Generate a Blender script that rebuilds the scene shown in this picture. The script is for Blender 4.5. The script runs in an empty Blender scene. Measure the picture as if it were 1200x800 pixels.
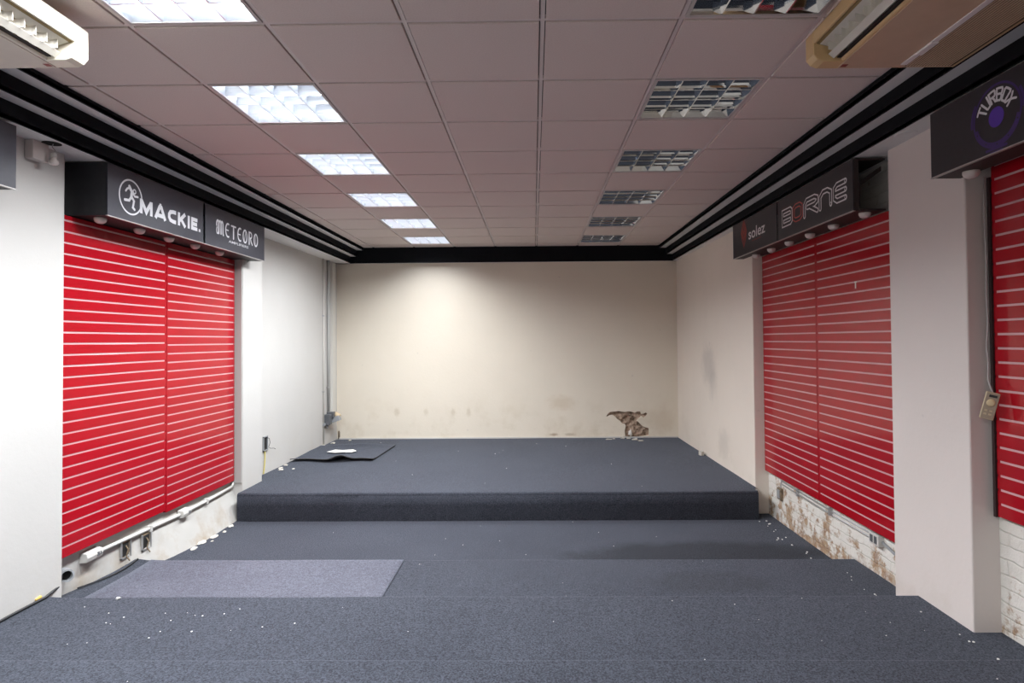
import bpy, bmesh, math, random
from mathutils import Vector, Matrix, noise
random.seed(7)
S = bpy.context.scene
COL = S.collection
ZO = 1.785                      # eye height above the lowest floor level

# ------------------------------------------------------------------ materials
def new_mat(name):
    m = bpy.data.materials.new(name); m.use_nodes = True
    return m, m.node_tree.nodes, m.node_tree.links, m.node_tree.nodes['Principled BSDF']

def flat(name, col, rough=0.6, metal=0.0, spec=0.5, emit=None, estr=0.0, coat=0.0):
    m, n, l, b = new_mat(name)
    b.inputs['Base Color'].default_value = (*col, 1)
    b.inputs['Roughness'].default_value = rough
    b.inputs['Metallic'].default_value = metal
    b.inputs['Specular IOR Level'].default_value = spec
    b.inputs['Coat Weight'].default_value = coat
    if emit:
        b.inputs['Emission Color'].default_value = (*emit, 1)
        b.inputs['Emission Strength'].default_value = estr
    return m

def node(n, kind, **kw):
    x = n.new(kind)
    for k, v in kw.items():
        if k.startswith('i_'):
            x.inputs[k[2:].replace('_', ' ')].default_value = v
        else:
            setattr(x, k, v)
    return x

def ramp(n, l, fac, stops):
    r = n.new('ShaderNodeValToRGB')
    e = r.color_ramp.elements
    e[0].position, e[0].color = stops[0][0], (*stops[0][1], 1)
    e[1].position, e[1].color = stops[-1][0], (*stops[-1][1], 1)
    for p, c in stops[1:-1]:
        q = e.new(p); q.color = (*c, 1)
    l.new(fac, r.inputs['Fac'])
    return r.outputs['Color']

def mix(n, l, fac, a, b, mode='MIX'):
    x = n.new('ShaderNodeMix'); x.data_type = 'RGBA'; x.blend_type = mode
    for sock, v in ((x.inputs[0], fac), (x.inputs[6], a), (x.inputs[7], b)):
        if isinstance(v, (int, float)): sock.default_value = v
        elif isinstance(v, tuple): sock.default_value = (*v, 1)
        else: l.new(v, sock)
    return x.outputs[2]

def noise_tex(n, l, scale, detail=3, rough=0.55, vec=None):
    t = n.new('ShaderNodeTexNoise')
    t.inputs['Scale'].default_value = scale
    t.inputs['Detail'].default_value = detail
    t.inputs['Roughness'].default_value = rough
    if vec is not None: l.new(vec, t.inputs['Vector'])
    return t.outputs['Fac']

def bump(n, l, b, h, strength=0.3, dist=0.01):
    x = n.new('ShaderNodeBump'); x.inputs['Strength'].default_value = strength
    x.inputs['Distance'].default_value = dist
    l.new(h, x.inputs['Height']); l.new(x.outputs['Normal'], b.inputs['Normal'])

def position(n):
    return n.new('ShaderNodeNewGeometry').outputs['Position']

def blotch(n, l, p, centre, radii, soft=0.5):
    """0..1 mask of one irregular patch about a world point"""
    sub = node(n, 'ShaderNodeVectorMath', operation='SUBTRACT'); l.new(p, sub.inputs[0]); sub.inputs[1].default_value = centre
    div = node(n, 'ShaderNodeVectorMath', operation='DIVIDE'); l.new(sub.outputs[0], div.inputs[0]); div.inputs[1].default_value = radii
    ln = node(n, 'ShaderNodeVectorMath', operation='LENGTH'); l.new(div.outputs[0], ln.inputs[0])
    ad = node(n, 'ShaderNodeMath', operation='MULTIPLY_ADD'); l.new(noise_tex(n, l, 2.2 / max(0.05, min(radii[0], radii[2])), 4, 0.6, p), ad.inputs[0])
    ad.inputs[1].default_value = 0.9; l.new(ln.outputs['Value'], ad.inputs[2])
    mr = n.new('ShaderNodeMapRange'); mr.interpolation_type = 'SMOOTHSTEP'
    l.new(ad.outputs[0], mr.inputs['Value']); mr.inputs['From Min'].default_value = 1.45; mr.inputs['From Max'].default_value = 1.45 - soft
    mr.inputs['To Min'].default_value = 0; mr.inputs['To Max'].default_value = 1
    return mr.outputs['Result']

def scaled(n, l, v, k):
    x = node(n, 'ShaderNodeMath', operation='MULTIPLY'); l.new(v, x.inputs[0]); x.inputs[1].default_value = k
    return x.outputs[0]

def carpet(name, dark, light, patches=()):
    m, n, l, b = new_mat(name)
    p = position(n)
    fine = noise_tex(n, l, 115, 3, 0.8, p)
    mid = noise_tex(n, l, 22, 5, 0.7, p)
    big = noise_tex(n, l, 1.6, 4, 0.6, p)
    c = ramp(n, l, fine, [(0.32, dark), (0.68, light)])
    c = mix(n, l, 1.0, c, ramp(n, l, mid, [(0.3, (0.80, 0.80, 0.80)), (0.7, (1.16, 1.16, 1.17))]), 'MULTIPLY')
    c = mix(n, l, 1.0, c, ramp(n, l, big, [(0.3, (0.82, 0.82, 0.84)), (0.7, (1.12, 1.12, 1.12))]), 'MULTIPLY')
    sh = n.new('ShaderNodeMapRange'); l.new(fine, sh.inputs['Value'])
    sh.inputs['From Min'].default_value = 0.33; sh.inputs['From Max'].default_value = 0.67
    sh.inputs['To Min'].default_value = 0.08; sh.inputs['To Max'].default_value = 0.27
    shv = sh.outputs['Result']
    for cen, rad, col, k in patches:      # worn, flattened pile
        f = scaled(n, l, blotch(n, l, p, cen, rad), k)
        c = mix(n, l, f, c, col)
        inv = node(n, 'ShaderNodeMath', operation='MULTIPLY_ADD'); l.new(f, inv.inputs[0]); inv.inputs[1].default_value = -0.8; inv.inputs[2].default_value = 1.0
        ml = node(n, 'ShaderNodeMath', operation='MULTIPLY'); l.new(shv, ml.inputs[0]); l.new(inv.outputs[0], ml.inputs[1]); shv = ml.outputs[0]
    l.new(c, b.inputs['Base Color'])
    l.new(shv, b.inputs['Sheen Weight'])
    b.inputs['Roughness'].default_value = 0.95
    b.inputs['Specular IOR Level'].default_value = 0.12
    b.inputs['Sheen Roughness'].default_value = 0.6
    b.inputs['Sheen Tint'].default_value = (0.76, 0.83, 1.0, 1)
    bump(n, l, b, fine, 0.4, 0.004)
    return m

def plaster(name, col, stain=(0.42, 0.33, 0.22), amount=0.35, zlow=0.3, zfade=0.5, rough=0.75, spots_at=()):
    """painted plaster; brown damp stains of their own irregular shape near the skirting."""
    m, n, l, b = new_mat(name)
    p = position(n)
    big = noise_tex(n, l, 0.9, 4, 0.6, p)
    c = ramp(n, l, big, [(0.3, tuple(x * 0.96 for x in col)), (0.7, tuple(min(1, x * 1.02) for x in col))])
    spots = noise_tex(n, l, 2.6, 6, 0.65, p)
    sep = n.new('ShaderNodeSeparateXYZ'); l.new(p, sep.inputs[0])
    mr = n.new('ShaderNodeMapRange'); l.new(sep.outputs['Z'], mr.inputs['Value'])
    mr.inputs['From Min'].default_value = zlow + zfade; mr.inputs['From Max'].default_value = zlow
    mr.inputs['To Min'].default_value = 0.0; mr.inputs['To Max'].default_value = 1.0
    mul = node(n, 'ShaderNodeMath', operation='MULTIPLY'); 
    sr = ramp(n, l, spots, [(0.50, (0, 0, 0)), (0.72, (1, 1, 1))])
    l.new(mr.outputs['Result'], mul.inputs[0]); l.new(sr, mul.inputs[1])
    m2 = node(n, 'ShaderNodeMath', operation='MULTIPLY'); l.new(mul.outputs[0], m2.inputs[0]); m2.inputs[1].default_value = amount
    c = mix(n, l, m2.outputs[0], c, stain)
    for cen, rad, colr, k in spots_at:
        c = mix(n, l, scaled(n, l, blotch(n, l, p, cen, rad, 0.8), k), c, colr)
    # a few small scuff marks
    sc = noise_tex(n, l, 11, 2, 0.5, p)
    c = mix(n, l, ramp(n, l, sc, [(0.74, (0, 0, 0)), (0.80, (0.25, 0.25, 0.25))]), c, (0.35, 0.33, 0.32))
    l.new(c, b.inputs['Base Color'])
    b.inputs['Roughness'].default_value = rough
    b.inputs['Specular IOR Level'].default_value = 0.3
    bump(n, l, b, noise_tex(n, l, 28, 5, 0.6, p), 0.12, 0.01)
    return m

def painted_brick(name, dirt):
    m, n, l, b = new_mat(name)
    p = position(n)
    sep = n.new('ShaderNodeSeparateXYZ'); l.new(p, sep.inputs[0])
    com = n.new('ShaderNodeCombineXYZ'); l.new(sep.outputs['Y'], com.inputs['X']); l.new(sep.outputs['Z'], com.inputs['Y'])
    wob = n.new('ShaderNodeTexNoise'); wob.inputs['Scale'].default_value = 7; l.new(p, wob.inputs['Vector'])
    vm = node(n, 'ShaderNodeVectorMath', operation='MULTIPLY_ADD')
    l.new(wob.outputs['Color'], vm.inputs[0]); vm.inputs[1].default_value = (0.045, 0.04, 0); l.new(com.outputs[0], vm.inputs[2])
    br = n.new('ShaderNodeTexBrick'); l.new(vm.outputs[0], br.inputs['Vector'])
    br.inputs['Scale'].default_value = 1.0; br.inputs['Brick Width'].default_value = 0.22; br.inputs['Row Height'].default_value = 0.072
    br.inputs['Mortar Size'].default_value = 0.006; br.inputs['Mortar Smooth'].default_value = 0.6
    br.inputs['Color1'].default_value = (0.76, 0.73, 0.68, 1); br.inputs['Color2'].default_value = (0.72, 0.69, 0.63, 1)
    br.inputs['Mortar'].default_value = (0.70, 0.67, 0.61, 1)
    bare = noise_tex(n, l, 7.0, 8, 0.68, vm.outputs[0])
    low = n.new('ShaderNodeMapRange'); l.new(sep.outputs['Z'], low.inputs['Value'])
    low.inputs['From Min'].default_value = 0.65; low.inputs['From Max'].default_value = 0.0
    low.inputs['To Min'].default_value = 0.0; low.inputs['To Max'].default_value = 0.17 * dirt
    add = node(n, 'ShaderNodeMath', operation='ADD'); l.new(bare, add.inputs[0]); l.new(low.outputs[0], add.inputs[1])
    mask = ramp(n, l, add.outputs[0], [(0.60, (0, 0, 0)), (0.68, (0.9, 0.9, 0.9))])
    rust = ramp(n, l, noise_tex(n, l, 13, 4, 0.6, p), [(0.3, (0.47, 0.43, 0.38)), (0.5, (0.40, 0.25, 0.13)), (0.58, (0.26, 0.13, 0.06)), (0.72, (0.50, 0.42, 0.34))])
    c = mix(n, l, mask, br.outputs['Color'], rust)
    l.new(c, b.inputs['Base Color'])
    b.inputs['Roughness'].default_value = 0.85
    h = node(n, 'ShaderNodeMath', operation='SUBTRACT'); 
    l.new(noise_tex(n, l, 18, 6, 0.65, p), h.inputs[0]); l.new(br.outputs['Fac'], h.inputs[1])
    bump(n, l, b, h.outputs[0], 0.55, 0.012)
    return m

def speckle(name, a, b_, scale, rough, strength=0.1, metal=0):
    m, n, l, b = new_mat(name)
    t = n.new('ShaderNodeTexCoord').outputs['Object']
    f = noise_tex(n, l, scale, 4, 0.6, t)
    l.new(ramp(n, l, f, [(0.3, a), (0.7, b_)]), b.inputs['Base Color'])
    b.inputs['Roughness'].default_value = rough; b.inputs['Metallic'].default_value = metal
    bump(n, l, b, f, strength, 0.004)
    return m

M = {}
M['carpet'] = carpet('charcoal_carpet', (0.004, 0.0048, 0.007), (0.050, 0.054, 0.068), [((1.35, 5.05, 0), (1.35, 0.42, 1.0), (0.016, 0.017, 0.018), 0.6), ((1.2, 4.2, 0.12), (0.5, 0.25, 1.0), (0.03, 0.031, 0.033), 0.3)])
M['carpet_light'] = carpet('light_grey_carpet', (0.045, 0.045, 0.058), (0.115, 0.115, 0.140))
M['carpet_under'] = speckle('carpet_backing', (0.02, 0.018, 0.015), (0.06, 0.05, 0.04), 60, 0.95)
M['wall_back'] = plaster('cream_plaster', (0.75, 0.68, 0.57), (0.45, 0.35, 0.22), 0.45, 0.25, 0.8, spots_at=[((-2.12, 9.35, .69), (.06, 1, .10), (.45, .36, .24), .35), ((-1.67, 9.35, .69), (.05, 1, .08), (.45, .36, .24), .3), ((-1.25, 9.35, .68), (.05, 1, .08), (.45, .36, .24), .35), ((-1.01, 9.35, .68), (.05, 1, .10), (.45, .36, .24), .35), ((.42, 9.35, .82), (.30, 1, .16), (.52, .40, .27), .35), ((1.95, 9.35, .55), (.3, 1, .3), (.55, .44, .32), .4), ((.30, 9.35, .33), (.10, 1, .03), (.30, .20, .12), .7), ((.55, 9.35, .33), (.12, 1, .035), (.34, .24, .15), .5)])
M['wall_left'] = plaster('white_plaster', (0.56, 0.545, 0.52), (0.5, 0.42, 0.3), 0.25, 0.2, 0.5)
M['wall_right'] = plaster('ivory_plaster', (0.80, 0.72, 0.635), (0.42, 0.34, 0.25), 0.3, 0.2, 0.6, spots_at=[((2.23, 7.75, 1.45), (1, .42, .34), (.36, .33, .31), .35), ((2.23, 7.6, 1.25), (1, .25, .3), (.36, .33, .31), .25), ((2.23, 7.2, .55), (1, .3, .25), (.38, .34, .3), .25)])
M['pillar'] = plaster('pale_pillar_plaster', (0.70, 0.635, 0.60), (0.45, 0.36, 0.26), 0.25, 0.2, 0.4)
M['brick'] = painted_brick('peeling_painted_brick', 1.0)
M['brick_left'] = plaster('uneven_white_render', (0.50, 0.485, 0.455), (0.34, 0.24, 0.14), 0.9, 0.0, 0.40)
M['soffit'] = plaster('soffit_paint', (0.80, 0.78, 0.77), amount=0)
M['black_band'] = speckle('black_band_paint', (0.004, 0.0045, 0.0065), (0.007, 0.008, 0.010), 30, 0.8)
M['black_band'].node_tree.nodes['Principled BSDF'].inputs['Specular IOR Level'].default_value = 0.15
M['grey_strip'] = flat('grey_reveal', (0.42, 0.42, 0.40), 0.6)

def tile_mat():
    m, n, l, b = new_mat('mineral_fibre_tile')
    p = position(n)
    f = noise_tex(n, l, 150, 3, 0.7, p)
    l.new(ramp(n, l, f, [(0.3, (0.685, 0.585, 0.55)), (0.7, (0.77, 0.665, 0.625))]), b.inputs['Base Color'])
    b.inputs['Roughness'].default_value = 0.9
    bump(n, l, b, f, 0.35, 0.003)
    return m
M['tile'] = tile_mat()
M['tbar'] = flat('ceiling_bar_paint', (0.74, 0.66, 0.64), 0.5)
M['tile_gap_shade'] = flat('gap_shade', (0.10, 0.09, 0.09), 0.9)  # dark sheet colour carries the shade of the gaps round the tiles

def red_board():
    m, n, l, b = new_mat('red_laminate')
    t = n.new('ShaderNodeTexCoord').outputs['Object']
    f = noise_tex(n, l, 3, 4, 0.6, t)
    l.new(ramp(n, l, f, [(0.3, (0.345, 0.004, 0.011)), (0.7, (0.37, 0.006, 0.014))]), b.inputs['Base Color'])
    rr = n.new('ShaderNodeMapRange'); l.new(noise_tex(n, l, 6, 5, 0.6, t), rr.inputs['Value'])
    rr.inputs['To Min'].default_value = 0.11; rr.inputs['To Max'].default_value = 0.16
    l.new(rr.outputs[0], b.inputs['Roughness'])
    b.inputs['Specular IOR Level'].default_value = 0.40
    return m
M['red'] = red_board()
M['groove'] = flat('groove_trim', (0.60, 0.36, 0.37), 0.4, 0.0)
M['brown_edge'] = flat('dark_board_edge', (0.035, 0.016, 0.016), 0.6)
M['sign_black'] = speckle('black_sign_sheet', (0.018, 0.017, 0.021), (0.024, 0.022, 0.028), 40, 0.38, 0.02)
M['sign_blue'] = speckle('blue_black_sign_sheet', (0.022, 0.022, 0.034), (0.028, 0.027, 0.040), 40, 0.36, 0.02)
M['housing'] = speckle('black_painted_board', (0.006, 0.007, 0.010), (0.012, 0.013, 0.016), 20, 0.5)
M['housing_brown'] = speckle('dark_brown_board', (0.020, 0.012, 0.011), (0.032, 0.018, 0.016), 20, 0.55)
M['print_white'] = flat('white_vinyl', (0.74, 0.74, 0.77), 0.5)
M['print_grey'] = flat('grey_vinyl', (0.74, 0.73, 0.74), 0.5)
M['print_red'] = flat('red_vinyl', (0.55, 0.10, 0.08), 0.5)
M['print_rust'] = flat('dull_red_vinyl', (0.26, 0.035, 0.025), 0.5)
M['print_dark'] = flat('dark_vinyl', (0.022, 0.020, 0.024), 0.45)
M['print_violet'] = flat('violet_vinyl', (0.085, 0.030, 0.36), 0.45)
M['print_purple'] = flat('dark_purple_vinyl', (0.050, 0.022, 0.155), 0.45)
M['lamp_white'] = flat('opal_lamp_glass', (0.72, 0.66, 0.62), 0.3)
M['edge_metal'] = flat('sign_edge_metal', (0.45, 0.43, 0.42), 0.4, 0.6)
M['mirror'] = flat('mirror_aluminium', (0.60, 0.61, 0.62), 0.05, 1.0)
M['mirror_lit'] = flat('lit_louvre_aluminium', (0.88, 0.91, 0.96), 0.30, 0.75)  # same louvre metal, whitened so the lit fittings look brighter
M['light_frame'] = flat('luminaire_frame', (0.55, 0.51, 0.50), 0.45)
M['tube_on'] = flat('lit_tube', (0.9, 0.95, 1.0), 0.4, emit=(0.86, 0.93, 1.0), estr=60)
M['tube_off'] = flat('unlit_tube', (0.80, 0.80, 0.78), 0.3)
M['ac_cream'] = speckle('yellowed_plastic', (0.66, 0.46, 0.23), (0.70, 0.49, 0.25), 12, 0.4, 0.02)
M['ac_lit'] = speckle('lit_cream_plastic', (0.86, 0.80, 0.66), (0.90, 0.84, 0.71), 12, 0.4, 0.02)  # paler copy for the left unit, nearby tube light put into its colour
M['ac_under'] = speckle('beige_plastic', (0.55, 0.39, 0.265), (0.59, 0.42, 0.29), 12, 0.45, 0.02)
M['ac_under_lit'] = speckle('lit_beige_plastic', (0.66, 0.57, 0.50), (0.70, 0.61, 0.53), 12, 0.45, 0.02)  # underside copy, paled the same way for the tube light
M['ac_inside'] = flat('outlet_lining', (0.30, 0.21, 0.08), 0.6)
M['intake_shade'] = flat('intake_shade', (0.10, 0.065, 0.03), 0.8)  # shade between the grille slats, put into the plate colour
M['ac_vane'] = flat('vane_plastic', (0.72, 0.68, 0.60), 0.45)
M['ac_slot'] = flat('dark_slot', (0.012, 0.010, 0.008), 0.7)
M['ac_white'] = flat('white_clip_plastic', (0.80, 0.75, 0.74), 0.4)
M['pvc'] = flat('white_pvc', (0.60, 0.585, 0.55), 0.4)
M['pipe_grey'] = flat('grey_conduit', (0.46, 0.46, 0.44), 0.5)
M['pipe_pale'] = flat('pale_painted_conduit', (0.64, 0.62, 0.57), 0.5)
M['box_grey'] = flat('dark_grey_plastic', (0.10, 0.105, 0.115), 0.5)
M['box_mid'] = flat('grey_plastic', (0.30, 0.31, 0.32), 0.5)
M['steel'] = flat('galvanised_steel', (0.50, 0.50, 0.50), 0.4, 0.7)
M['rust'] = speckle('rusty_steel', (0.09, 0.07, 0.05), (0.30, 0.22, 0.14), 30, 0.8, 0.3)
M['dark_hole'] = flat('dark_hole', (0.012, 0.011, 0.010), 0.9)
M['cable'] = flat('black_cable', (0.012, 0.012, 0.014), 0.5)
M['yellow_wire'] = flat('yellow_wire', (0.62, 0.52, 0.12), 0.5)
M['grey_wire'] = flat('grey_wire', (0.40, 0.37, 0.36), 0.5)
M['tan'] = flat('tan_plug', (0.55, 0.42, 0.26), 0.5)
M['remote'] = flat('aged_remote_plastic', (0.36, 0.295, 0.22), 0.45)
M['remote_side'] = flat('remote_side_plastic', (0.58, 0.48, 0.31), 0.45)
M['remote_dial'] = flat('remote_dial', (0.62, 0.50, 0.30), 0.4)
M['chip'] = speckle('plaster_chip', (0.50, 0.46, 0.40), (0.66, 0.63, 0.57), 50, 0.9, 0.4)
M['crumb'] = flat('white_crumb', (0.85, 0.83, 0.80), 0.8)
M['paper'] = flat('white_paper', (0.84, 0.81, 0.76), 0.7)
M['rubble'] = speckle('bare_masonry', (0.12, 0.075, 0.045), (0.58, 0.44, 0.34), 16, 0.95, 0.8)
M['foam'] = flat('yellow_foam', (0.66, 0.44, 0.12), 0.8)

# ------------------------------------------------------------------ mesh builder
class MB:
    def __init__(s): s.v = []; s.f = []
    def add(s, vs, fs):
        o = len(s.v); s.v += [Vector(v) for v in vs]; s.f += [tuple(i + o for i in f) for f in fs]; return s
    def box(s, a, b):
        x0, y0, z0 = [min(p, q) for p, q in zip(a, b)]; x1, y1, z1 = [max(p, q) for p, q in zip(a, b)]
        return s.add([(x0, y0, z0), (x1, y0, z0), (x1, y1, z0), (x0, y1, z0), (x0, y0, z1), (x1, y0, z1), (x1, y1, z1), (x0, y1, z1)],
                     [(0, 3, 2, 1), (4, 5, 6, 7), (0, 1, 5, 4), (1, 2, 6, 5), (2, 3, 7, 6), (3, 0, 4, 7)])
    def cbox(s, c, u, v, w):
        """box about c with half-vectors u, v, w"""
        c, u, v, w = map(Vector, (c, u, v, w))
        return s.add([c - u - v - w, c + u - v - w, c + u + v - w, c - u + v - w, c - u - v + w, c + u - v + w, c + u + v + w, c - u + v + w],
                     [(0, 3, 2, 1), (4, 5, 6, 7), (0, 1, 5, 4), (1, 2, 6, 5), (2, 3, 7, 6), (3, 0, 4, 7)])
    def prism(s, poly, axis, a, b):
        """poly in the two axes other than axis (in x,y,z order), extruded from a to b along it"""
        def P(p, t):
            q = list(p); q.insert(axis, t); return q
        n = len(poly)
        return s.add([P(p, a) for p in poly] + [P(p, b) for p in poly],
                     [tuple(range(n))[::-1], tuple(range(n, 2 * n))] + [(i, (i + 1) % n, n + (i + 1) % n, n + i) for i in range(n)])
    def tube(s, pts, r, n=10, closed=True):
        pts = [Vector(p) for p in pts]; rings = []
        up = None
        for i, p in enumerate(pts):
            d = (pts[min(i + 1, len(pts) - 1)] - pts[max(i - 1, 0)]).normalized()
            if up is None:
                up = Vector((0, 0, 1)) if abs(d.z) < 0.9 else Vector((1, 0, 0))
            a = d.cross(up).normalized(); up = a.cross(d).normalized()
            rr = r[i] if isinstance(r, (list, tuple)) else r
            rings.append([p + (a * math.cos(t) + up * math.sin(t)) * rr for t in [2 * math.pi * k / n for k in range(n)]])
        vs = [v for g in rings for v in g]; fs = []
        for i in range(len(pts) - 1):
            for k in range(n):
                fs.append((i * n + k, i * n + (k + 1) % n, (i + 1) * n + (k + 1) % n, (i + 1) * n + k))
        fs.append(tuple(range(n))[::-1]); fs.append(tuple(range((len(pts) - 1) * n, len(pts) * n)))
        return s.add(vs, fs)
    def lathe(s, c, axis, prof, n=20):
        """prof: (radius, distance along axis)"""
        c = Vector(c); ax = Vector(axis).normalized()
        a = ax.orthogonal().normalized(); b = ax.cross(a)
        vs = []; fs = []
        for r, h in prof:
            for k in range(n):
                t = 2 * math.pi * k / n
                vs.append(c + ax * h + (a * math.cos(t) + b * math.sin(t)) * max(r, 1e-5))
        for i in range(len(prof) - 1):
            for k in range(n):
                fs.append((i * n + k, i * n + (k + 1) % n, (i + 1) * n + (k + 1) % n, (i + 1) * n + k))
        fs.append(tuple(range(n))[::-1]); fs.append(tuple(range((len(prof) - 1) * n, len(prof) * n)))
        return s.add(vs, fs)
    def grid(s, fn, nu, nv):
        vs = [fn(i / nu, j / nv) for j in range(nv + 1) for i in range(nu + 1)]
        return s.add(vs, [(j * (nu + 1) + i, j * (nu + 1) + i + 1, (j + 1) * (nu + 1) + i + 1, (j + 1) * (nu + 1) + i) for j in range(nv) for i in range(nu)])
    def blob(s, c, r, seed=0, sx=(1, 1, 1)):
        bm = bmesh.new(); bmesh.ops.create_icosphere(bm, subdivisions=2, radius=1)
        vs = []
        for v in bm.verts:
            k = 0.75 + 0.5 * noise.noise(v.co * 1.6 + Vector((seed * 3.1, seed * 1.7, seed)))
            vs.append((c[0] + v.co.x * k * r * sx[0], c[1] + v.co.y * k * r * sx[1], c[2] + v.co.z * k * r * sx[2]))
        fs = [tuple(v.index for v in f.verts) for f in bm.faces]; bm.free()
        return s.add(vs, fs)

def finish(o, bevel=0, smooth=False, seg=2):
    if bevel:
        b = o.modifiers.new('bevel', 'BEVEL'); b.width = bevel; b.segments = seg; b.limit_method = 'ANGLE'; b.angle_limit = math.radians(40)
    if smooth:
        for p in o.data.polygons: p.use_smooth = True
    return o

def build(name, mb, m, parent=None, bevel=0, smooth=False, origin=None, recalc=True, seg=2):
    """mb is in world coordinates (z from the lowest floor)"""
    me = bpy.data.meshes.new(name)
    if parent is not None:
        org = world_loc(parent)
    elif origin is not None:
        org = Vector(origin)
    else:
        xs = [v.x for v in mb.v]; ys = [v.y for v in mb.v]; zs = [v.z for v in mb.v]
        org = Vector(((min(xs) + max(xs)) / 2, (min(ys) + max(ys)) / 2, min(zs)))
    me.from_pydata([v - org for v in mb.v], [], mb.f); me.update()
    if recalc:
        bm = bmesh.new(); bm.from_mesh(me); bmesh.ops.recalc_face_normals(bm, faces=bm.faces); bm.to_mesh(me); bm.free()
    me.materials.append(M[m] if isinstance(m, str) else m)
    o = bpy.data.objects.new(name, me); COL.objects.link(o)
    if parent is not None: o.parent = parent
    else: o.location = org
    return finish(o, bevel, smooth, seg)

def world_loc(o):
    v = Vector(o.location)
    while o.parent is not None:
        o = o.parent; v = v + Vector(o.location)
    return v

def tag(o, label, cat, group=None, kind=None):
    o['label'] = label; o['category'] = cat
    if group: o['group'] = group
    if kind: o['kind'] = kind
    return o

def thing(name, loc, label, cat, group=None):
    o = bpy.data.objects.new(name, None); COL.objects.link(o); o.location = loc
    o.empty_display_size = 0.1
    return tag(o, label, cat, group)

def struct(name, mb, m, label=None, bevel=0, recalc=True, smooth=False):
    o = build(name, mb, m, None, bevel, smooth, origin=(0, 0, 0), recalc=recalc)
    o['kind'] = 'structure'
    if label: o['label'] = label
    return o

def copy_tree(o, parent=None, delta=(0, 0, 0)):
    kids = [c for c in bpy.data.objects if c.parent == o]
    c = o.copy(); COL.objects.link(c)
    if parent is not None: c.parent = parent
    else: c.location = Vector(o.location) + Vector(delta)
    for k in kids: copy_tree(k, c)
    return c

# ------------------------------------------------------------------ room numbers
CZ = ZO + 1.44                  # suspended ceiling
H1, H2, H3 = ZO + 1.395, ZO + 1.30, ZO + 1.202
LX = [-2.600, -2.704, -2.802]   # left cornice faces
RX = [1.926, 2.030, 2.128]
YB = 9.35                       # back wall
YF = -3.0                       # front of the shop, behind the camera
STG_Y, STG_Z = 6.03, 0.277
WL, WR = -3.08, 2.42            # bay walls behind the slatwall

# ------------------------------------------------------------------ floor: carpeted levels stepping down towards the stage
def floor_z(x, y):
    r = 0.0
    for y0, dz in ((2.745, 0.12), (3.70, 0.12), (4.64, 0.12)):
        t = (y - (y0 - 0.018)) / 0.036
        t = min(1, max(0, t)); t = t * t * (3 - 2 * t)
        r += dz * (1 - t)
    wob = 0.003 * noise.noise(Vector((x * 1.7, y * 1.7, 0)))
    if y > 2.9 and x < -2.80:    # carpet edge curling against the left wall
        k = min(1, (-2.80 - x) / 0.22)
        wob += 0.035 * k * k * (0.5 + 0.5 * math.sin(y * 5.3 + 0.6)) * (1 if 3.8 < y < 5.4 else 0.3)
    return r + wob
ys = []
y = YF
while y < 6.2:
    near = any(abs(y - e) < 0.06 for e in (2.745, 3.70, 4.64))
    ys.append(y); y += 0.006 if near else (0.05 if y > 2.4 else 0.3)
ys.append(6.25)
xs = [-3.14 + 5.64 * i / 94 for i in range(95)]
fl = MB()
fl.add([(x, y, floor_z(x, y)) for y in ys for x in xs],
       [(j * 95 + i, j * 95 + i + 1, (j + 1) * 95 + i + 1, (j + 1) * 95 + i) for j in range(len(ys) - 1) for i in range(94)])
struct('floor', fl, 'carpet', 'charcoal carpeted floor in shallow levels', smooth=True, recalc=False)

# lighter strip of carpet on the middle level, left
cp = MB()
cp.grid(lambda u, v: (-2.93 + u * 1.935, 3.735 + v * 0.885, floor_z(-2.93 + u * 1.935, 3.735 + v * 0.885) + 0.004), 40, 24)
o = build('carpet_piece', cp, 'carpet_light', smooth=True, recalc=False)
s_ = o.modifiers.new('thick', 'SOLIDIFY'); s_.thickness = 0.003; s_.offset = 1
tag(o, 'lighter grey rectangular strip of carpet on the middle floor level, by the red panels', 'carpet')

# ------------------------------------------------------------------ stage
st = MB()
def prof_stage():
    pts = [(STG_Y, 0.0), (STG_Y - 0.004, 0.06), (STG_Y - 0.006, 0.15), (STG_Y - 0.004, STG_Z - 0.03)]
    for k in range(7):
        a = math.pi * (1 - k / 12); pts.append((STG_Y + 0.026 + 0.03 * math.cos(a), STG_Z - 0.03 + 0.03 * math.sin(a)))
    return pts
pf = prof_stage()
nx = 80; top_y = [STG_Y + 0.03 + (YB - 0.004 - STG_Y - 0.03) * k / 50 for k in range(1, 51)]
allp = pf + [(yy, STG_Z) for yy in top_y]
def stage_pt(u, p):
    x = -2.965 + u * (2.205 + 2.965)
    yy, zz = p
    t = 0 if yy < STG_Y + 0.1 else 1
    if yy > 6.10:
        a = -2.962 if yy < 6.60 else -3.097 + 0.05 * (yy - 6.55) / (YB - 6.55)
        b = 2.205 if yy < 6.15 else 2.243 - 0.04 * (yy - 6.23) / (YB - 6.23)
        x = a + u * (b - a)
    w = 0.005 * noise.noise(Vector((x * 1.3, yy * 1.3, 4.0))) if zz > 0.2 else 0.002 * noise.noise(Vector((x * 3, zz * 6, 1)))
    return (x, yy + (w if zz <= 0.25 else 0), zz + (w if zz > 0.2 else 0))
st.add([stage_pt(i / nx, p) for p in allp for i in range(nx + 1)],
       [(j * (nx + 1) + i, j * (nx + 1) + i + 1, (j + 1) * (nx + 1) + i + 1, (j + 1) * (nx + 1) + i) for j in range(len(allp) - 1) for i in range(nx)])
for u, sgn in ((0, -1), (1, 1)):   # end cheeks
    poly = [stage_pt(u, p) for p in pf] + [stage_pt(u, (6.17, STG_Z)), (stage_pt(u, (6.17, STG_Z))[0], 6.17, 0)]
    st.add(poly, [tuple(range(len(poly)))])
o = build('stage_platform', st, 'carpet', smooth=True)
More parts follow.
